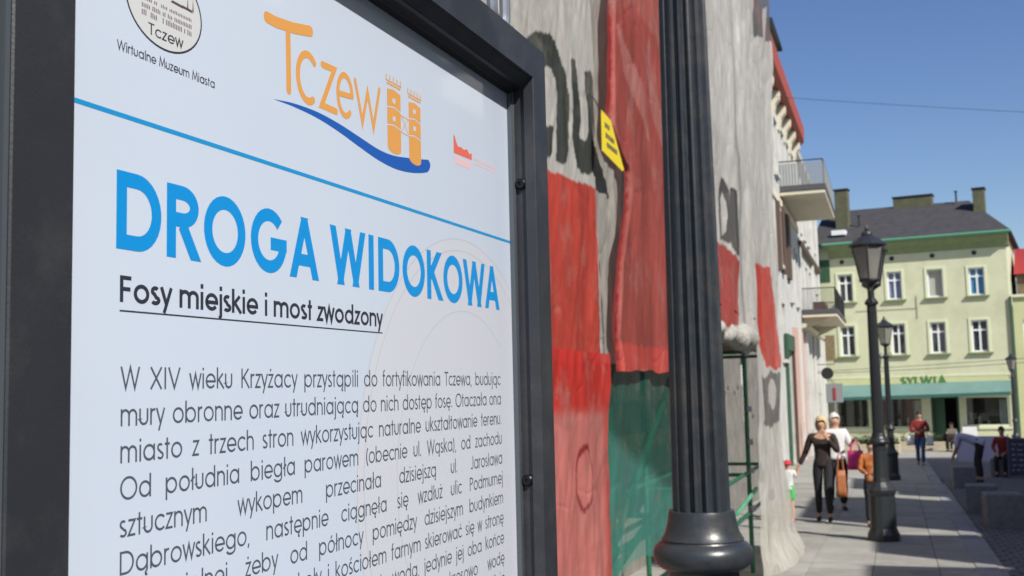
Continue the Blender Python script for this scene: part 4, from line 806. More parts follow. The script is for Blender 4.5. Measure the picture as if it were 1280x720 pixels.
# ------------------------------------------------------------------ green house closing the street
gh = empty('green_corner_house', (1.0527, 61.5, 0), R(-8), 'three storey lime green house with grey roof and the SYLWIA shop below', 'building')
GB = -1.75
holes = [(-3.65, -2.90, 6.08, 7.55), (-1.15, -.42, 6.08, 7.53), (.83, 1.60, 6.08, 7.52), (2.83, 3.57, 6.07, 7.46), (-3.67, -2.92, 3.22, 4.80), (-1.08, -.38, 3.2, 4.8), (.84, 1.59, 3.2, 4.79), (2.80, 3.58, 3.2, 4.8)]
shop = [(-4.1, -2.35, -.62, 1.0), (-2.05, .30, -.62, 1.0), (.66, 2.0, -1.45, 1.0), (2.24, 4.36, -.55, 1.0)]
def swap(mb):
    for i, (x, y, z) in enumerate(mb.v): mb.v[i] = (y, -x, z)
    return mb
mw = MB(); wall_with(mw, -.35, 0, -4.9, 4.62, GB, 9.2, holes + shop)          # built in YZ then turned to face the camera
swap(mw); mw.build('wall', M['lime'], gh)
rm = MB(); rm.box(-4.9, 4.62, 2.2, 9, GB, 9.2).box(-4.9, -4.7, .35, 2.2, GB, 9.2).box(4.42, 4.62, .35, 2.2, GB, 9.2).box(-4.7, 4.42, .35, 2.2, 1.2, 1.4).box(-4.7, 4.42, .35, 2.2, GB, -1.5); rm.build('house_body', M['dark'], gh)
MB().box(4.621, 4.64, .0, 9, GB, 9.2).build('side_wall', M['lime'], gh)
fills = ['pane', 'bluegrey', 'curtain', 'bluewin', 'pane', 'pane', 'pane', 'pane']
for i, (x0, x1, z0, z1) in enumerate(holes):
    f = MB(); a, b = .13, .19; t = .075; xm = (x0 + x1) / 2; zt = z0 + (z1 - z0) * .66
    f.box(x0, x0 + t, a, b, z0, z1).box(x1 - t, x1, a, b, z0, z1).box(x0 + t, x1 - t, a + .002, b, z0, z0 + t).box(x0 + t, x1 - t, a + .002, b, z1 - t, z1)
    if fills[i] in ('pane', 'bluegrey', 'bluewin'): f.box(xm - .045, xm + .045, a - .01, b, z0 + t, z1 - t).box(x0 + t, x1 - t, a - .008, b, zt, zt + .09)
    fo = f.build('window', M['winf'], gh); B(x0 + .02, x1 - .02, .215, .225, z0 + .02, z1 - .02).build('pane', M[fills[i]], fo)
    s = MB(); s.box(x0 - .12, x0, -.04, .004, z0 - .02, z1 + .12).box(x1, x1 + .12, -.04, .004, z0 - .02, z1 + .12).box(x0, x1, -.042, .003, z1, z1 + .12); s.build('surround', M['trim'], fo)
    MB().cbox(x0 - .2, x1 + .2, -.15, .1, z0 - .11, z0 - .021, .01).build('sill', M['mgreen'], fo)
MB().prism([(0.002, 8.42), (-.12, 8.50), (-.20, 8.72), (-.52, 8.92), (-.56, 9.12), (.3, 9.2), (.3, 8.42)], 0, -4.05, 4.78).build('cornice', M['mgreen'], gh)
MB().tube([(-4.3, -.60, 9.14), (4.95, -.60, 9.14)], .075, 8).build('gutter', M['gutter'], gh)
rf = MB(); y0 = -.62; rf.add([(-4.95, y0, 9.18), (4.95, y0, 9.18), (2.75, 4.2, 11.55), (-4.95, 4.2, 11.62), (4.95, 9, 9.18), (-4.95, 9, 9.18)], [(0, 1, 2, 3), (1, 4, 2), (3, 2, 4, 5), (0, 3, 5), (0, 5, 4, 1)])
rfo = rf.build('roof', M['slate'], gh)
for x0, x1, y0, y1, z0, z1 in ((-3.9, -3.2, 1.5, 2.1, 9.9, 12.35), (-1.15, .90, 3.9, 4.7, 11.2, 12.0), (3.08, 3.66, 2.4, 3.2, 9.8, 11.85)):
    cho = MB().cbox(x0, x1, y0, y1, z0, z1, .02).build('chimney', M['olive'], rfo); MB().box(x0 - .05, x1 + .05, y0 - .05, y1 + .05, z1 + .001, z1 + .08).build('chimney_cap', M['black'], rfo)
MB().box(-3.9, -3.2, .15, .9, 9.72, 9.98).build('skylight', M['winf'], rfo)
for x, y, z in ((-2.65, 1.5, 10.3), (2.15, 3.8, 11.5)): MB().lathe([(.05, 0), (.05, .5), (.09, .51), (.09, .58)], (x, y, z), 8).build('roof_vent', M['black'], rfo)
for x in (-3.4, -.85, 1.15, 3.15): MB().lathe([(.01, 0), (.11, 0), (.12, .03), (.08, .06), (.01, .06)], n=12).build('wall_vent', M['black'], gh).matrix_local = Matrix.Translation((x, 0, 8.22)) @ Matrix.Rotation(R(90), 4, 'X')
MB().box(-4.85, 4.6, -.035, .005, 2.0, 2.1).build('band', M['trim'], gh)
MB().box(-4.2, 4.5, -.03, .006, 1.05, 1.98).build('fascia', M['lime2'], gh)
# SYLWIA in raised letters
mb = MB(); G2 = glyphs(.11); wd = width('SYLWIA', G2); tmp = MB(); write(tmp, 'SYLWIA', -.72, 1.64, .40, .079, lambda a, b, li: (a, -.07 - li * 40, b), w=2.22, track=.05, lift=0)
mb.v = tmp.v; mb.f = tmp.f; so_ = mb.build('shop_lettering', M['sign'], gh); so_['label'] = 'green SYLWIA shop lettering'
md = so_.modifiers.new('thickness', 'SOLIDIFY'); md.thickness = .035
aw = MB(); aw.add([(-4.25, -.03, 1.66), (4.50, -.03, 1.74), (4.50, -1.05, 1.17), (-4.25, -1.05, 1.03)], [(0, 1, 2, 3)])
aw.add([(-4.25, -.03, 1.63), (4.50, -.03, 1.71), (4.50, -1.05, 1.14), (-4.25, -1.05, 1.00)], [(3, 2, 1, 0)]); ao = aw.build('awning', M['awn'], gh)
MB().add([(-4.25, -1.06, 1.04), (4.50, -1.06, 1.18), (4.50, -1.06, 1.02), (-4.25, -1.06, .88)], [(0, 1, 2, 3)]).build('valance', M['awnd'], ao)
for x in (-4.2, -1.2, 1.6, 4.4): MB().tube([(x, -.02, 1.2), (x, -1.04, 1.1)], .02, 6).build('awning_arm', M['rail'], ao)
for i, (x0, x1, z0, z1) in enumerate(shop):
    f = MB(); t = .1; f.box(x0, x0 + t, .05, .15, z0, z1).box(x1 - t, x1, .05, .15, z0, z1).box(x0 + t, x1 - t, .052, .148, z1 - t, z1)
    if i != 2: f.box(x0 + t, x1 - t, .052, .148, z0, z0 + t).box(x0 - .1, x1 + .1, -.06, .0, z0 - .12, z0)
    if i == 2:
        fo = f.build('door', M['dgreen'], gh); B(x0 + t, (x0 + x1) / 2 - .05, .4, .42, z0 + .1, z1 - t).build('door_leaf', M['dgreen'], fo)
    else:
        fo = f.build('shop_window', M['trim'], gh); B(x0 + .05, x1 - .05, .09, .1, z0 + .05, z1 - .05).build('pane', M['clear'], fo)
        rr = random.Random(20 + i); nn_ = int((x1 - x0) / .42)
        B(x0 + .05, x1 - .05, .7, .75, z0, z1).build('display_back', M['dark'], fo)
        for k_ in range(nn_):
            x = x0 + .25 + k_ * .42; h = rr.uniform(.15, .75); r0 = rr.uniform(.06, .13)
            MB().lathe([(r0, 0), (r0 * 1.2, h * .3), (r0 * .7, h * .6), (r0 * .95, h * .85), (r0 * .4, h)], (x, .4 + .15 * rr.random(), z0 + .02), 10).build('display_goods', M['item' if rr.random() < .6 else 'c_rust'], fo)
        if i: B(x1 - .5, x1 - .12, .2, .24, z0 + .1, z1 - .2).build('display_poster', M['item'], fo)
        MB().box(x0, x1, .001, .05, GB + .2, z0 - .125).build('stall_riser', M['dgreen'], fo)
MB().tube([(4.70, -.10, 5.9), (4.70, -.10, GB + .2)], .055, 8).build('downpipe', M['dgreen'], gh)
MB().box(-4.75, -4.05, -.03, .012, 7.2, 8.4).build('green_netting_patch', M['dgreen'], gh)
MB().box(-4.65, -3.98, -.012, .012, 3.0, 4.35).build('brick_patch', M['brick'], gh)
MB().tube([(.25, -.03, 5.0), (.25, -.03, 6.2)], .012, 5).build('conduit', M['black'], gh); MB().tube([(-2.8, -.03, 5.55), (.25, -.03, 5.55)], .01, 5).build('conduit', M['black'], gh)
# neighbour on the right
nh = empty('low_yellow_house', (1.0527, 61.5, 0), R(-8), 'lower yellow-green house at the right edge, with a red roof behind', 'building')
hn = [(5.05, 5.75, 2.2 - 2.9, 1.0), (5.2, 5.9, 3.2, 4.7)]
mw = MB(); wall_with(mw, -.35, -.02, 4.78, 11, GB, 5.82, hn); swap(mw); mw.build('wall', M['lime2'], nh); MB().box(4.8, 11, .36, 8, GB, 5.8).build('house_body', M['dark'], nh)
MB().cbox(4.72, 11, -.12, .3, 5.825, 5.97, .02).build('cornice', M['trim'], nh)
for x0, x1, z0, z1 in hn:
    f = MB().box(x0, x0 + .07, .12, .18, z0, z1).box(x1 - .07, x1, .12, .18, z0, z1).box(x0 + .07, x1 - .07, .122, .178, z0, z0 + .07).box(x0 + .07, x1 - .07, .122, .178, z1 - .07, z1).box(x0 + .07, x1 - .07, .12, .18, z0 + (z1 - z0) * .62, z0 + (z1 - z0) * .62 + .08)
    fo = f.build('window', M['winf'], nh); B(x0 + .02, x1 - .02, .2, .21, z0 + .02, z1 - .02).build('pane', M['pane'], fo)
bh = empty('brown_back_house', (1.0527, 61.5, 0), R(-8), 'brown rendered house with a red roof rising behind the low yellow house', 'building')
MB().box(4.9, 12, 3.2, 9, GB, 7.3).build('wall', M['brown'], bh); MB().prism([(2.9, 7.25), (6, 8.9), (9.3, 7.25)], 0, 4.8, 12.2).build('roof', M['redroof'], bh)
# overhead cables
def cable(p0, p1, sag, name_label, r=.012):
    p0, p1 = Vector(p0), Vector(p1); pts = [p0.lerp(p1, i / 16) + Vector((0, 0, -sag * 4 * (i / 16) * (1 - i / 16))) for i in range(17)]
    o = MB().tube(pts, r, 5).build('overhead_cable', M['wire']); tag(o, name_label, 'cable', 'cables strung across the street')
cable((-4.0, 55, 1.68 + (480 - 466) / 23.8), (9, 53.4, 1.68 + 25 / 24.5), .12, 'lower black cable strung in front of the green house above the awning')
cable((-4.0, 56, 2.34), (9, 54.4, 2.83), .03, 'upper black cable strung in front of the green house above the awning')
cable((-3.49, 30, 9.54), (6.5, 30, 7.85), .05, 'thin cable crossing the blue sky right of the red eave', .006)

# ------------------------------------------------------------------ planters by the shop
for i, (x, y, wd_) in enumerate(((-3.4, 54.6, 2.6), (.1, 55.4, 2.2), (-1.6, 51.5, 1.7))):
    p = empty('hedge_planter', (x, y, gz(y)), R(-4), ['long sandstone planter with clipped hedge left of the lamp posts', 'sandstone planter with hedge beside the man in the red jacket', 'low sandstone planter with hedge nearest the child in orange'][i], 'planter', 'hedge planters before the shop')
    MB().cbox(0, wd_, -.3, .3, 0, .42, .02).build('trough', M['stone'], p)
    lf = MB(); rr = random.Random(i)
    for k_ in range(700):
        cx, cy, cz = rr.uniform(.04, wd_ - .04), rr.uniform(-.26, .26), .42 + abs(rr.gauss(0, .17)); a = rr.uniform(0, 6.28); s_ = rr.uniform(.03, .055); t_ = rr.uniform(-.04, .04)
        lf.add([(cx + s_ * math.cos(a), cy + s_ * math.sin(a), cz + t_), (cx - s_ * math.sin(a), cy + s_ * math.cos(a), cz), (cx - s_ * math.cos(a), cy - s_ * math.sin(a), cz - t_ + .02), (cx + s_ * math.sin(a), cy - s_ * math.cos(a), cz + .02)], [(0, 1, 2, 3)])
    tag(lf.build('hedge', M['hedge'], p), kind='stuff')

# ------------------------------------------------------------------ granite blocks and board
lbs = ['nearest and lowest grey granite block at the right edge', 'granite block directly behind the nearest one', 'granite block in front of the bending man', 'granite block that the person in dark red sits on']
for i, (x, y, s_, r_) in enumerate(((1.40, 17.95, .50, 4), (1.27, 20.3, .48, -3), (1.36, 27.2, .48, 2), (2.50, 32.2, .46, -4))):
    b_ = MB().cbox(-s_ / 2, s_ / 2, -s_ / 2, s_ / 2, -.03, s_ * .98, .018).build('granite_block', M['block']); b_.location = (x, y, gz(y) + .034); b_.rotation_euler = (0, 0, R(r_)); tag(b_, lbs[i], 'stone block', 'granite blocks in a row')
cb = empty('chalkboard', (3.0, 31.2, gz(31.2) + .03), R(-6), 'dark A-frame chalkboard with pale scribbles at the right edge', 'sign')
for s_ in (-1, 1):
    t_ = MB().cbox(-.34, .34, -.012, .012, .08, .98, .004).build('panel', M['navy'], cb); t_.rotation_euler = (R(9 * s_), 0, 0); t_.location = (0, .17 * s_, 0)
    f = MB().box(-.38, -.341, -.02, .02, 0, 1.02).box(.341, .38, -.02, .02, 0, 1.02).box(-.34, .34, -.018, .018, .981, 1.02).box(-.34, .34, -.018, .018, .04, .079)
    fo = f.build('board_frame', M['lilac'], cb); fo.rotation_euler = (R(9 * s_), 0, 0); fo.location = (0, .17 * s_, 0)
tx = MB(); rr = random.Random(5)
for r_ in range(6):
    a = -.28
    while a < .24:
        w_ = rr.uniform(.05, .14); pts = [(a + w_ * j / 6, .86 - r_ * .13 + rr.uniform(-.02, .02)) for j in range(7)]
        ribbon(tx, pts, .009, lambda u_, v_, li: (u_, -.014, v_), 0); a += w_ + .05
o = tx.build('chalk_writing', M['chalk'], cb); o.rotation_euler = (R(-9), 0, 0); o.location = (0, -.17, 0)
bp_ = empty('fabric_panel', (2.55, 39, gz(39)), R(-5), 'low pale lilac fabric screen behind the bending man', 'screen')
MB().cbox(-.75, .75, -.01, .01, .15, .95, .004).build('fabric', M['c_lilac'], bp_)
for x in (-.76, .76): MB().tube([(x, 0, 0), (x, 0, 1.0)], .02, 6).build('post', M['rail'], bp_)

# ------------------------------------------------------------------ people
def skin(name, chains, m, parent=None, sub=1, root=0):
    """chains: list of [(x,y,z,r) ...]; the first point of a chain may coincide with an existing point"""
    V_ = []; E_ = []; Rr = []; key = {}
    for ch in chains:
        prev = None
        for x, y, z, r_ in ch:
            k_ = (round(x, 4), round(y, 4), round(z, 4))
            if k_ not in key: key[k_] = len(V_); V_.append((x, y, z)); Rr.append(r_)
            i = key[k_]
            if prev is not None and prev != i: E_.append((prev, i))
            prev = i
    me = bpy.data.meshes.new(name); me.from_pydata(V_, E_, []); o = bpy.data.objects.new(name, me); COL.objects.link(o)
    sm = o.modifiers.new('skin', 'SKIN'); sm.use_smooth_shade = True; sm.branch_smoothing = .2
    if not me.skin_vertices: me.attributes
    for i, r_ in enumerate(Rr):
        sv = me.skin_vertices[0].data[i]; rr_ = r_ if isinstance(r_, tuple) else (r_, r_); sv.radius = rr_; sv.use_root = (i == root)
    ss = o.modifiers.new('sub', 'SUBSURF'); ss.levels = ss.render_levels = sub
    dg = bpy.context.evaluated_depsgraph_get(); ev = o.evaluated_get(dg); nm = bpy.data.meshes.new_from_object(ev)
    o.modifiers.clear(); o.data = nm; nm.name = name; bpy.data.meshes.remove(me); nm.materials.clear(); nm.materials.append(m)
    nm.polygons.foreach_set('use_smooth', [True] * len(nm.polygons))
    if parent: o.parent = parent
    return o
def blob(name, m, parent, c, r, cut=None, jit=.0, n=2):
    bm = bmesh.new(); bmesh.ops.create_icosphere(bm, subdivisions=n, radius=1); rr = random.Random(len(name) * 7)
    if cut: bmesh.ops.delete(bm, geom=[v for v in bm.verts if cut(v.co)], context='VERTS')
    for v in bm.verts:
        k_ = 1 + rr.uniform(-jit, jit); v.co = Vector((c[0] + v.co.x * r[0] * k_, c[1] + v.co.y * r[1] * k_, c[2] + v.co.z * r[2] * k_))
    me = bpy.data.meshes.new(name); bm.to_mesh(me); bm.free(); me.materials.append(m); me.polygons.foreach_set('use_smooth', [True] * len(me.polygons))
    o = bpy.data.objects.new(name, me); COL.objects.link(o); o.parent = parent; return o
def person(loc, yaw, H, label, pose, top, legs, hair, skinm='skin', shoe='shoe', sleeve=.9, hairlen='short', short_legs=None, extras=None, group=None, build=1.0, group_name=None):
    """local frame: +y is where the figure faces, x to its right. pose gives joints for a 1.70 m figure."""
    t = empty('person', loc, yaw, label, 'person', group); s = H / 1.70
    A = dict(pel=(0, 0, .95), sp=(0, 0, 1.12), ch=(0, 0, 1.30), nk=(0, 0, 1.45), hd=(0, .015, 1.572), hl=(-.09, 0, .93), hr=(.09, 0, .93), kl=(-.10, .02, .50), kr=(.10, .02, .50), al=(-.10, 0, .08), ar=(.10, 0, .08),
             sl=(-.175, 0, 1.385), sr=(.175, 0, 1.385), el=(-.23, -.02, 1.12), er=(.23, -.02, 1.12), wl=(-.24, .05, .88), wr=(.24, .05, .88))
    A.update(pose); k_ = lambda n_, r_, j=None: (*[q * s for q in A[n_]], (r_[0] * s * build, r_[1] * s * build) if isinstance(r_, tuple) else r_ * s)
    def mid(a, b, f, r_): return (*[(A[a][i] * (1 - f) + A[b][i] * f) * s for i in range(3)], r_ * s * (build if r_ > .04 else 1))
    ch = [[k_('pel', (.13, .095)), k_('sp', (.115, .085)), k_('ch', (.13, .09)), k_('nk', .062), mid('nk', 'hd', .4, .058), k_('hd', (.083, .094)), (A['hd'][0] * s + (A['hd'][0] - A['nk'][0]) * .45 * s, A['hd'][1] * s + (A['hd'][1] - A['nk'][1]) * .45 * s, (A['hd'][2] + (A['hd'][2] - A['nk'][2]) * .45) * s, (.062 * s, .07 * s))]]
    for q in 'lr':
        ch.append([k_('ch', (.13, .09)), k_('s' + q, .055), mid('s' + q, 'e' + q, .5, .044), k_('e' + q, .036), mid('e' + q, 'w' + q, .5, .032), k_('w' + q, .022)])
        wv = Vector(A['w' + q]); d = (wv - Vector(A['e' + q])).normalized(); sd = d.cross(Vector((0, 1, 0))); sd = sd.normalized() if sd.length > .1 else Vector((1, 0, 0)); pn = wv + d * .05
        ch.append([k_('w' + q, .022), (*(pn * s), (.030 * s, .016 * s))])
        for fi in range(4):
            b0_ = pn + d * .045 + sd * (fi - 1.5) * .019; ln = (.055, .068, .064, .050)[fi]; cu = Vector((0, .015, 0))
            ch.append([(*(pn * s), .02 * s), (*(b0_ * s), .009 * s), (*((b0_ + d * ln * .55 + cu * .5) * s), .0085 * s), (*((b0_ + d * ln + cu * 1.4) * s), .007 * s)])
        tb = pn + sd * .036 - d * .01; ch.append([(*(pn * s), .02 * s), (*(tb * s), .010 * s), (*((tb + sd * .015 + d * .035) * s), .008 * s)])
        ch.append([k_('pel', (.13, .095)), k_('h' + q, .085), mid('h' + q, 'k' + q, .5, .072), k_('k' + q, .052), mid('k' + q, 'a' + q, .4, .05), k_('a' + q, .034)])
        a = A['a' + q]; fy = A.get('foot', (0, 1, 0)); ch.append([k_('a' + q, .034), ((a[0] + fy[0] * .04) * s, (a[1] + fy[1] * .04) * s, (a[2] - .035) * s, .035 * s), ((a[0] + fy[0] * .14) * s, (a[1] + fy[1] * .14) * s, (a[2] - .05) * s, (.035 * s, .022 * s))])
        MB_ = skin('shoe', [[((a[0] - fy[0] * .05) * s, (a[1] - fy[1] * .05) * s, (a[2] - .035) * s, .040 * s), ((a[0] + fy[0] * .06) * s, (a[1] + fy[1] * .06) * s, (a[2] - .038) * s, .044 * s), ((a[0] + fy[0] * .17) * s, (a[1] + fy[1] * .17) * s, (a[2] - .048) * s, .034 * s)]], M[shoe], t)
    skin('body', ch, M[skinm], t, sub=2)
    lowp = tuple(A['pel'][i] + (A['pel'][i] - A['sp'][i]) * .5 for i in range(3)); c2 = [[(*(q_ * s for q_ in lowp), (.168 * s * build, .135 * s * build)), k_('pel', (.152, .118)), k_('sp', (.135, .108)), k_('ch', (.150, .112)), mid('ch', 'nk', .75, .075)]]
    for q in 'lr':
        c_ = [k_('ch', (.150, .112)), k_('s' + q, .072), mid('s' + q, 'e' + q, .5, .060)]
        if sleeve > .5: c_ += [k_('e' + q, .052)]
        if sleeve > .8: c_ += [mid('e' + q, 'w' + q, .5, .045), mid('e' + q, 'w' + q, .92, .036)]
        c2.append(c_)
    skin('top', c2, M[top], t, sub=2)
    c3 = [[mid('pel', 'sp', .85, .118), k_('pel', (.142, .108))]]
    for q in 'lr':
        c_ = [k_('pel', (.142, .108)), k_('h' + q, .098), mid('h' + q, 'k' + q, .5, .086)]
        c_ += [mid('h' + q, 'k' + q, .85, .078)] if short_legs else [k_('k' + q, .066), mid('k' + q, 'a' + q, .4, .062), mid('k' + q, 'a' + q, .93, .05)]
        c3.append(c_)
    skin('shorts' if short_legs else 'trousers', c3, M[legs], t, sub=2)
    hd = Vector(A['hd']) * s; ax = (Vector(A['hd']) - Vector(A['nk'])).normalized(); top_ = hd + ax * .045 * s
    hm = Matrix.Translation(top_) @ Vector((0, 0, 1)).rotation_difference(ax).to_matrix().to_4x4()
    hr = blob('hair', M[hair], t, (0, 0, 0), (.083 * s, .094 * s, .092 * s) if hairlen == 'short' else (.100 * s, .100 * s, .140 * s), cut=(lambda v: (v.y > .42 and v.z < .22) or v.z < -.55) if hairlen == 'short' else (lambda v: (v.y > .42 and abs(v.x) < .66 and v.z < .42) or v.z < -.93), jit=.03 if hairlen == 'short' else .07, n=3)
    hr.matrix_local = hm @ Matrix.Translation((0, -.014 * s, .005 if hairlen == 'short' else -.035 * s))
    for sx in (-1, 1):
        e = blob('eye', M['eye'], t, (0, 0, 0), (.011 * s, .006 * s, .007 * s), n=1); e.matrix_local = hm @ Matrix.Translation((.030 * sx * s, .082 * s, -.02 * s))
        e = blob('ear', M[skinm], t, (0, 0, 0), (.010 * s, .018 * s, .028 * s), n=1); e.matrix_local = hm @ Matrix.Translation((.080 * sx * s, 0, -.035 * s))
    e = blob('nose', M[skinm], t, (0, 0, 0), (.012 * s, .018 * s, .022 * s), n=1); e.matrix_local = hm @ Matrix.Translation((0, .088 * s, -.042 * s))
    e = blob('mouth', M['lips'], t, (0, 0, 0), (.022 * s, .006 * s, .006 * s), n=1); e.matrix_local = hm @ Matrix.Translation((0, .076 * s, -.078 * s))
    return t, s, A
def bag(loc, m, label, wdt, h, dpt, rz=0, handle=.3):
    b_ = empty('bag', loc, rz, label, 'bag'); bm = bmesh.new(); bmesh.ops.create_cube(bm, size=1)
    bmesh.ops.subdivide_edges(bm, edges=list(bm.edges), cuts=3, use_grid_fill=True); rr = random.Random(3)
    for v in bm.verts:
        z = v.co.z + .5; k_ = 1 - .35 * z; v.co = Vector((v.co.x * wdt * (1 - .12 * z) + rr.uniform(-.008, .008), v.co.y * dpt * k_ + rr.uniform(-.008, .008), -h + z * h + rr.uniform(-.006, .006)))
    me = bpy.data.meshes.new('bag_body'); bm.to_mesh(me); bm.free(); me.materials.append(M[m]); me.polygons.foreach_set('use_smooth', [True] * len(me.polygons)); o = bpy.data.objects.new('bag_body', me); COL.objects.link(o); o.parent = b_
    for s_ in (-1, 1): MB().tube([(-wdt * .3, s_ * dpt * .2, -.02), (-wdt * .2, s_ * dpt * .1, handle * .7), (0, 0, handle), (wdt * .2, s_ * dpt * .1, handle * .7), (wdt * .3, s_ * dpt * .2, -.02)], .011, 6).build('handle', M[m], b_)
    return b_
GZ = lambda y: gz(y) + .034
PI = math.pi
# facing the camera = yaw 180: local +x (their right) is then image left
person((-1.12, 18.3, GZ(18.3)), PI - .06, 1.63, 'blond woman in dark brown top and black trousers holding a toddler by the hand', dict(er=(.27, -.02, 1.13), wr=(.38, .03, .90), el=(-.25, .06, 1.13), wl=(-.10, .18, 1.36), kl=(-.07, .12, .50), al=(-.09, .06, .10), kr=(.10, -.02, .50), ar=(.11, -.12, .09)), 'c_brown', 'c_black', 'blond', hairlen='long', group='people in the street')
person((-1.66, 18.2, GZ(18.2)), PI - .1, .96, 'toddler in red cap, pale shirt and green shorts', dict(hd=(0, .02, 1.56), el=(-.24, .0, 1.22), wl=(-.28, .02, 1.42), er=(.24, .02, 1.16), wr=(.24, .08, .96)), 'c_white', 'c_green', 'bhair', sleeve=.6, short_legs=True, shoe='pinkshoe', group='people in the street', build=1.1)
cpo = empty('cap', (-1.66, 18.2, GZ(18.2)), PI - .1, 'red cap on the toddler\'s head', 'cap')
blob('crown', M['cap'], cpo, (0, .0, .905), (.072, .078, .058), cut=lambda v: v.z < -.15, n=3); MB().prism([(.045 * math.cos(a) * 1.2, .05 + .07 * math.sin(a)) for a in np.linspace(0, PI, 9)], 2, .900, .908).build('peak', M['cap'], cpo)
person((-1.04, 20.6, GZ(20.6)), PI + .3, 1.68, 'white haired person in a white shirt walking just behind the blond woman', dict(el=(-.25, .05, 1.12), wl=(-.24, .22, 1.20), er=(.25, .05, 1.12), wr=(.22, .15, .95), kl=(-.1, .08, .5), kr=(.1, -.02, .5), ar=(.1, -.14, .1)), 'c_white', 'c_black', 'whair', sleeve=.6, group='people in the street', build=1.25, hairlen='long')
bag((-.86, 18.2, GZ(18.2) + .80), 'bagb', 'tan shoulder bag on the blond woman\'s left arm', .15, .40, .12, .2, .30)
bag((-.70, 20.35, GZ(20.4) + 1.04), 'bagp', 'bright pink carrier bag between the blond woman and the child in orange', .28, .32, .12, .3, .14)
person((-.38, 17.6, GZ(17.6)), PI + .1, 1.27, 'child in an orange and brown top partly hidden by the double lantern lamp post', dict(el=(-.23, .08, 1.15), wl=(-.08, .22, 1.15), er=(.24, .05, 1.15), wr=(.12, .2, 1.05)), 'c_orange', 'c_black', 'bhair', group='people in the street', build=1.15)
person((.69, 38.8, gz(38.8)), PI, 1.76, 'man in a dark red jacket and blue jeans walking towards the camera', dict(el=(-.27, .05, 1.13), wl=(-.10, .22, 1.12), er=(.27, .05, 1.13), wr=(.10, .24, 1.08), kl=(-.07, .12, .52), al=(-.06, .05, .09), kr=(.08, -.04, .5), ar=(.08, -.18, .12)), 'c_red', 'c_jeans', 'dhair', 'shadeskin', group='people in the street', build=1.15)
bag((.395, 38.72, gz(38.8) + .99), 'c_white', 'white carrier bag left of the man in the red jacket', .24, .30, .12, .1, .16)
bag((.985, 38.72, gz(38.8) + .99), 'c_white', 'white carrier bag right of the man in the red jacket', .22, .32, .12, -.1, .16)
person((1.78, 29.4, GZ(29.4)), R(80), 1.72, 'person in a pale lilac shirt and dark trousers bending down over a granite block', dict(pel=(0, -.10, .92), sp=(0, .10, 1.02), ch=(0, .30, 1.10), nk=(0, .46, 1.10), hd=(0, .60, 1.06), hl=(-.09, -.1, .9), hr=(.09, -.1, .9), kl=(-.1, -.06, .5), kr=(.1, .02, .5), al=(-.1, -.1, .08), ar=(.1, -.02, .08), sl=(-.17, .38, 1.08), sr=(.17, .38, 1.08), el=(-.18, .42, .82), er=(.18, .42, .82), wl=(-.1, .52, .60), wr=(.1, .52, .60)), 'c_lilac', 'c_black', 'dhair', 'shadeskin', sleeve=.6, group='people in the street', build=1.15)
person((2.62, 32.3, GZ(32.3)), PI - .3, 1.65, 'person in dark red sitting on a granite block near the chalkboard', dict(pel=(0, -.02, .56), sp=(0, .0, .74), ch=(0, .04, .92), nk=(0, .07, 1.07), hd=(0, .10, 1.20), hl=(-.09, 0, .54), hr=(.09, 0, .54), kl=(-.11, .42, .50), kr=(.11, .42, .50), al=(-.1, .40, .08), ar=(.1, .42, .08), sl=(-.175, .05, 1.0), sr=(.175, .05, 1.0), el=(-.24, .12, .76), er=(.24, .12, .76), wl=(-.1, .34, .62), wr=(.1, .34, .62)), 'c_red', 'c_black', 'dhair', 'shadeskin', group='people in the street')
ch_ = empty('cafe_chair', (2.35, 54.0, gz(54)), PI, 'dark chair by the shop door with a seated person in beige', 'chair')
MB().cbox(-.22, .22, -.22, .22, .43, .47, .01).build('seat', M['shade'], ch_); MB().cbox(-.22, .22, -.24, -.21, .47, .9, .01).build('backrest', M['shade'], ch_)
for x in (-.2, .2):
    for y in (-.2, .2): MB().box(x - .015, x + .015, y - .015, y + .015, 0, .429).build('leg', M['black'], ch_)
person((2.35, 54.0, gz(54)), PI - .5, 1.65, 'person in beige seated on a chair outside the shop door', dict(pel=(0, -.02, .56), sp=(0, .0, .74), ch=(0, .04, .92), nk=(0, .07, 1.07), hd=(0, .10, 1.20), hl=(-.09, 0, .54), hr=(.09, 0, .54), kl=(-.11, .42, .50), kr=(.11, .42, .50), al=(-.1, .40, .08), ar=(.1, .42, .08), sl=(-.175, .05, 1.0), sr=(.175, .05, 1.0), el=(-.24, .12, .76), er=(.24, .12, .76), wl=(-.1, .34, .62), wr=(.1, .34, .62)), 'cream2', 'c_black', 'bhair', group='people in the street')
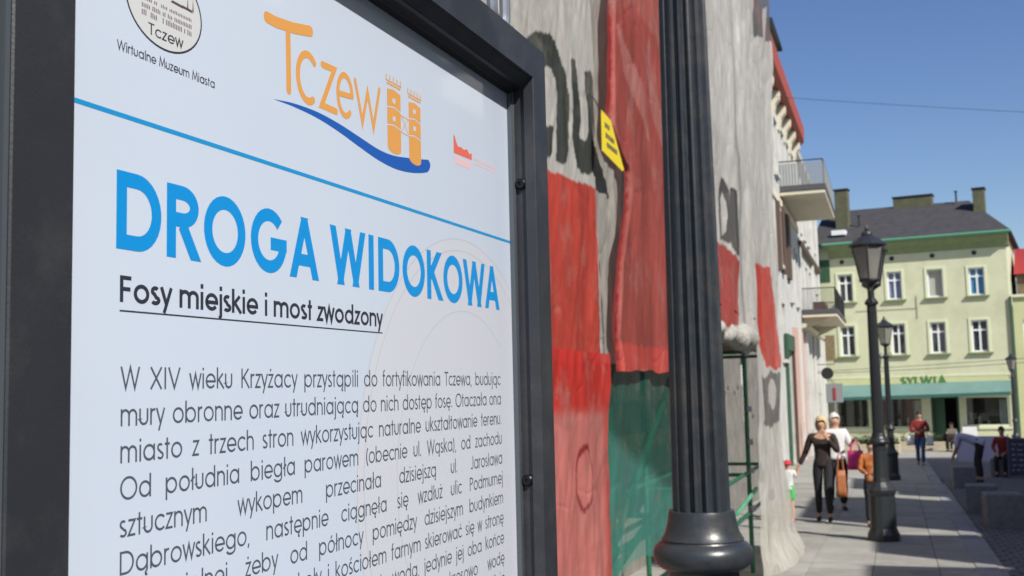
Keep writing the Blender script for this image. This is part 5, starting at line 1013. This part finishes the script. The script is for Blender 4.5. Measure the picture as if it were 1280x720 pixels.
wb = empty('price_board', (3.0, 53.0, gz(53)), .1, 'white board standing at the shop door, right of the seated person in beige', 'sign')
MB().cbox(-.30, .30, -.02, .02, .35, 1.1, .005).build('panel', M['c_white'], wb)
for x in (-.25, .25): MB().box(x - .015, x + .015, .021, .05, 0, 1.05).build('leg', M['black'], wb)

# ------------------------------------------------------------------ houses across the street, outside the frame, that shade it
def rh_house(y0, y1, eave, m, label, blocks):
    h = empty('row_house', (7.0, (y0 + y1) / 2, gz((y0 + y1) / 2)), 0, label, 'building', 'houses on the shaded side of the street'); cy = (y0 + y1) / 2; cz = gz(cy)
    b_ = MB(); b_.box(0, 9, y0 - cy, y1 - cy, -1, eave - cz); b_.build('wall', M[m], h)
    MB().prism([(-.02, eave - cz + .005), (4.5, eave - cz + 1.2), (9.02, eave - cz + .005)], 1, y0 - cy, y1 - cy).build('roof', M['slate'], h)
    ys = np.arange(y0 + 1.2, y1 - 1.4, 2.6)
    for z in (.6, 4.0, 7.2):
        if z + 1.8 > eave - cz: continue
        for y in ys:
            f = MB().box(-.06, -.005, y - cy, y - cy + 1.1, z, z + 1.7); fo = f.build('window', M['winf'], h); B(-.075, -.061, y - cy + .08, y - cy + 1.02, z + .08, z + 1.62).build('pane', M['pane'], fo)
    for a, b, top in blocks:
        MB().box(.02, 1.6, a - cy, b - cy, eave - cz - .1, top - cz).build('attic_gable', M[m], h)
def hgt(X0, x=7.0, z0=0): return (x - X0) * math.tan(EL) / .77 + z0
rh_house(-9, 8.3 - 1.3, hgt(.85, 7.02, -.3), 'cream2', 'cream row house opposite the notice board', [(-9, 7.0, hgt(-.45, 7.02, -.35))])
rh_house(7.0, 18.8, hgt(.95, 7.02, -.5), 'lime2', 'pale green row house with gable blocks opposite the scaffold', [(8.3, 10.4, hgt(-.45, 7.02, -.45)), (11.9, 16.6, hgt(-1.7, 7.02, -.55))])
rh_house(18.8, 40, hgt(-.2, 7.02, -.8), 'white', 'white row house across from the pilastered house', [(20, 24.5, hgt(-1.2, 7.02, -.8))])
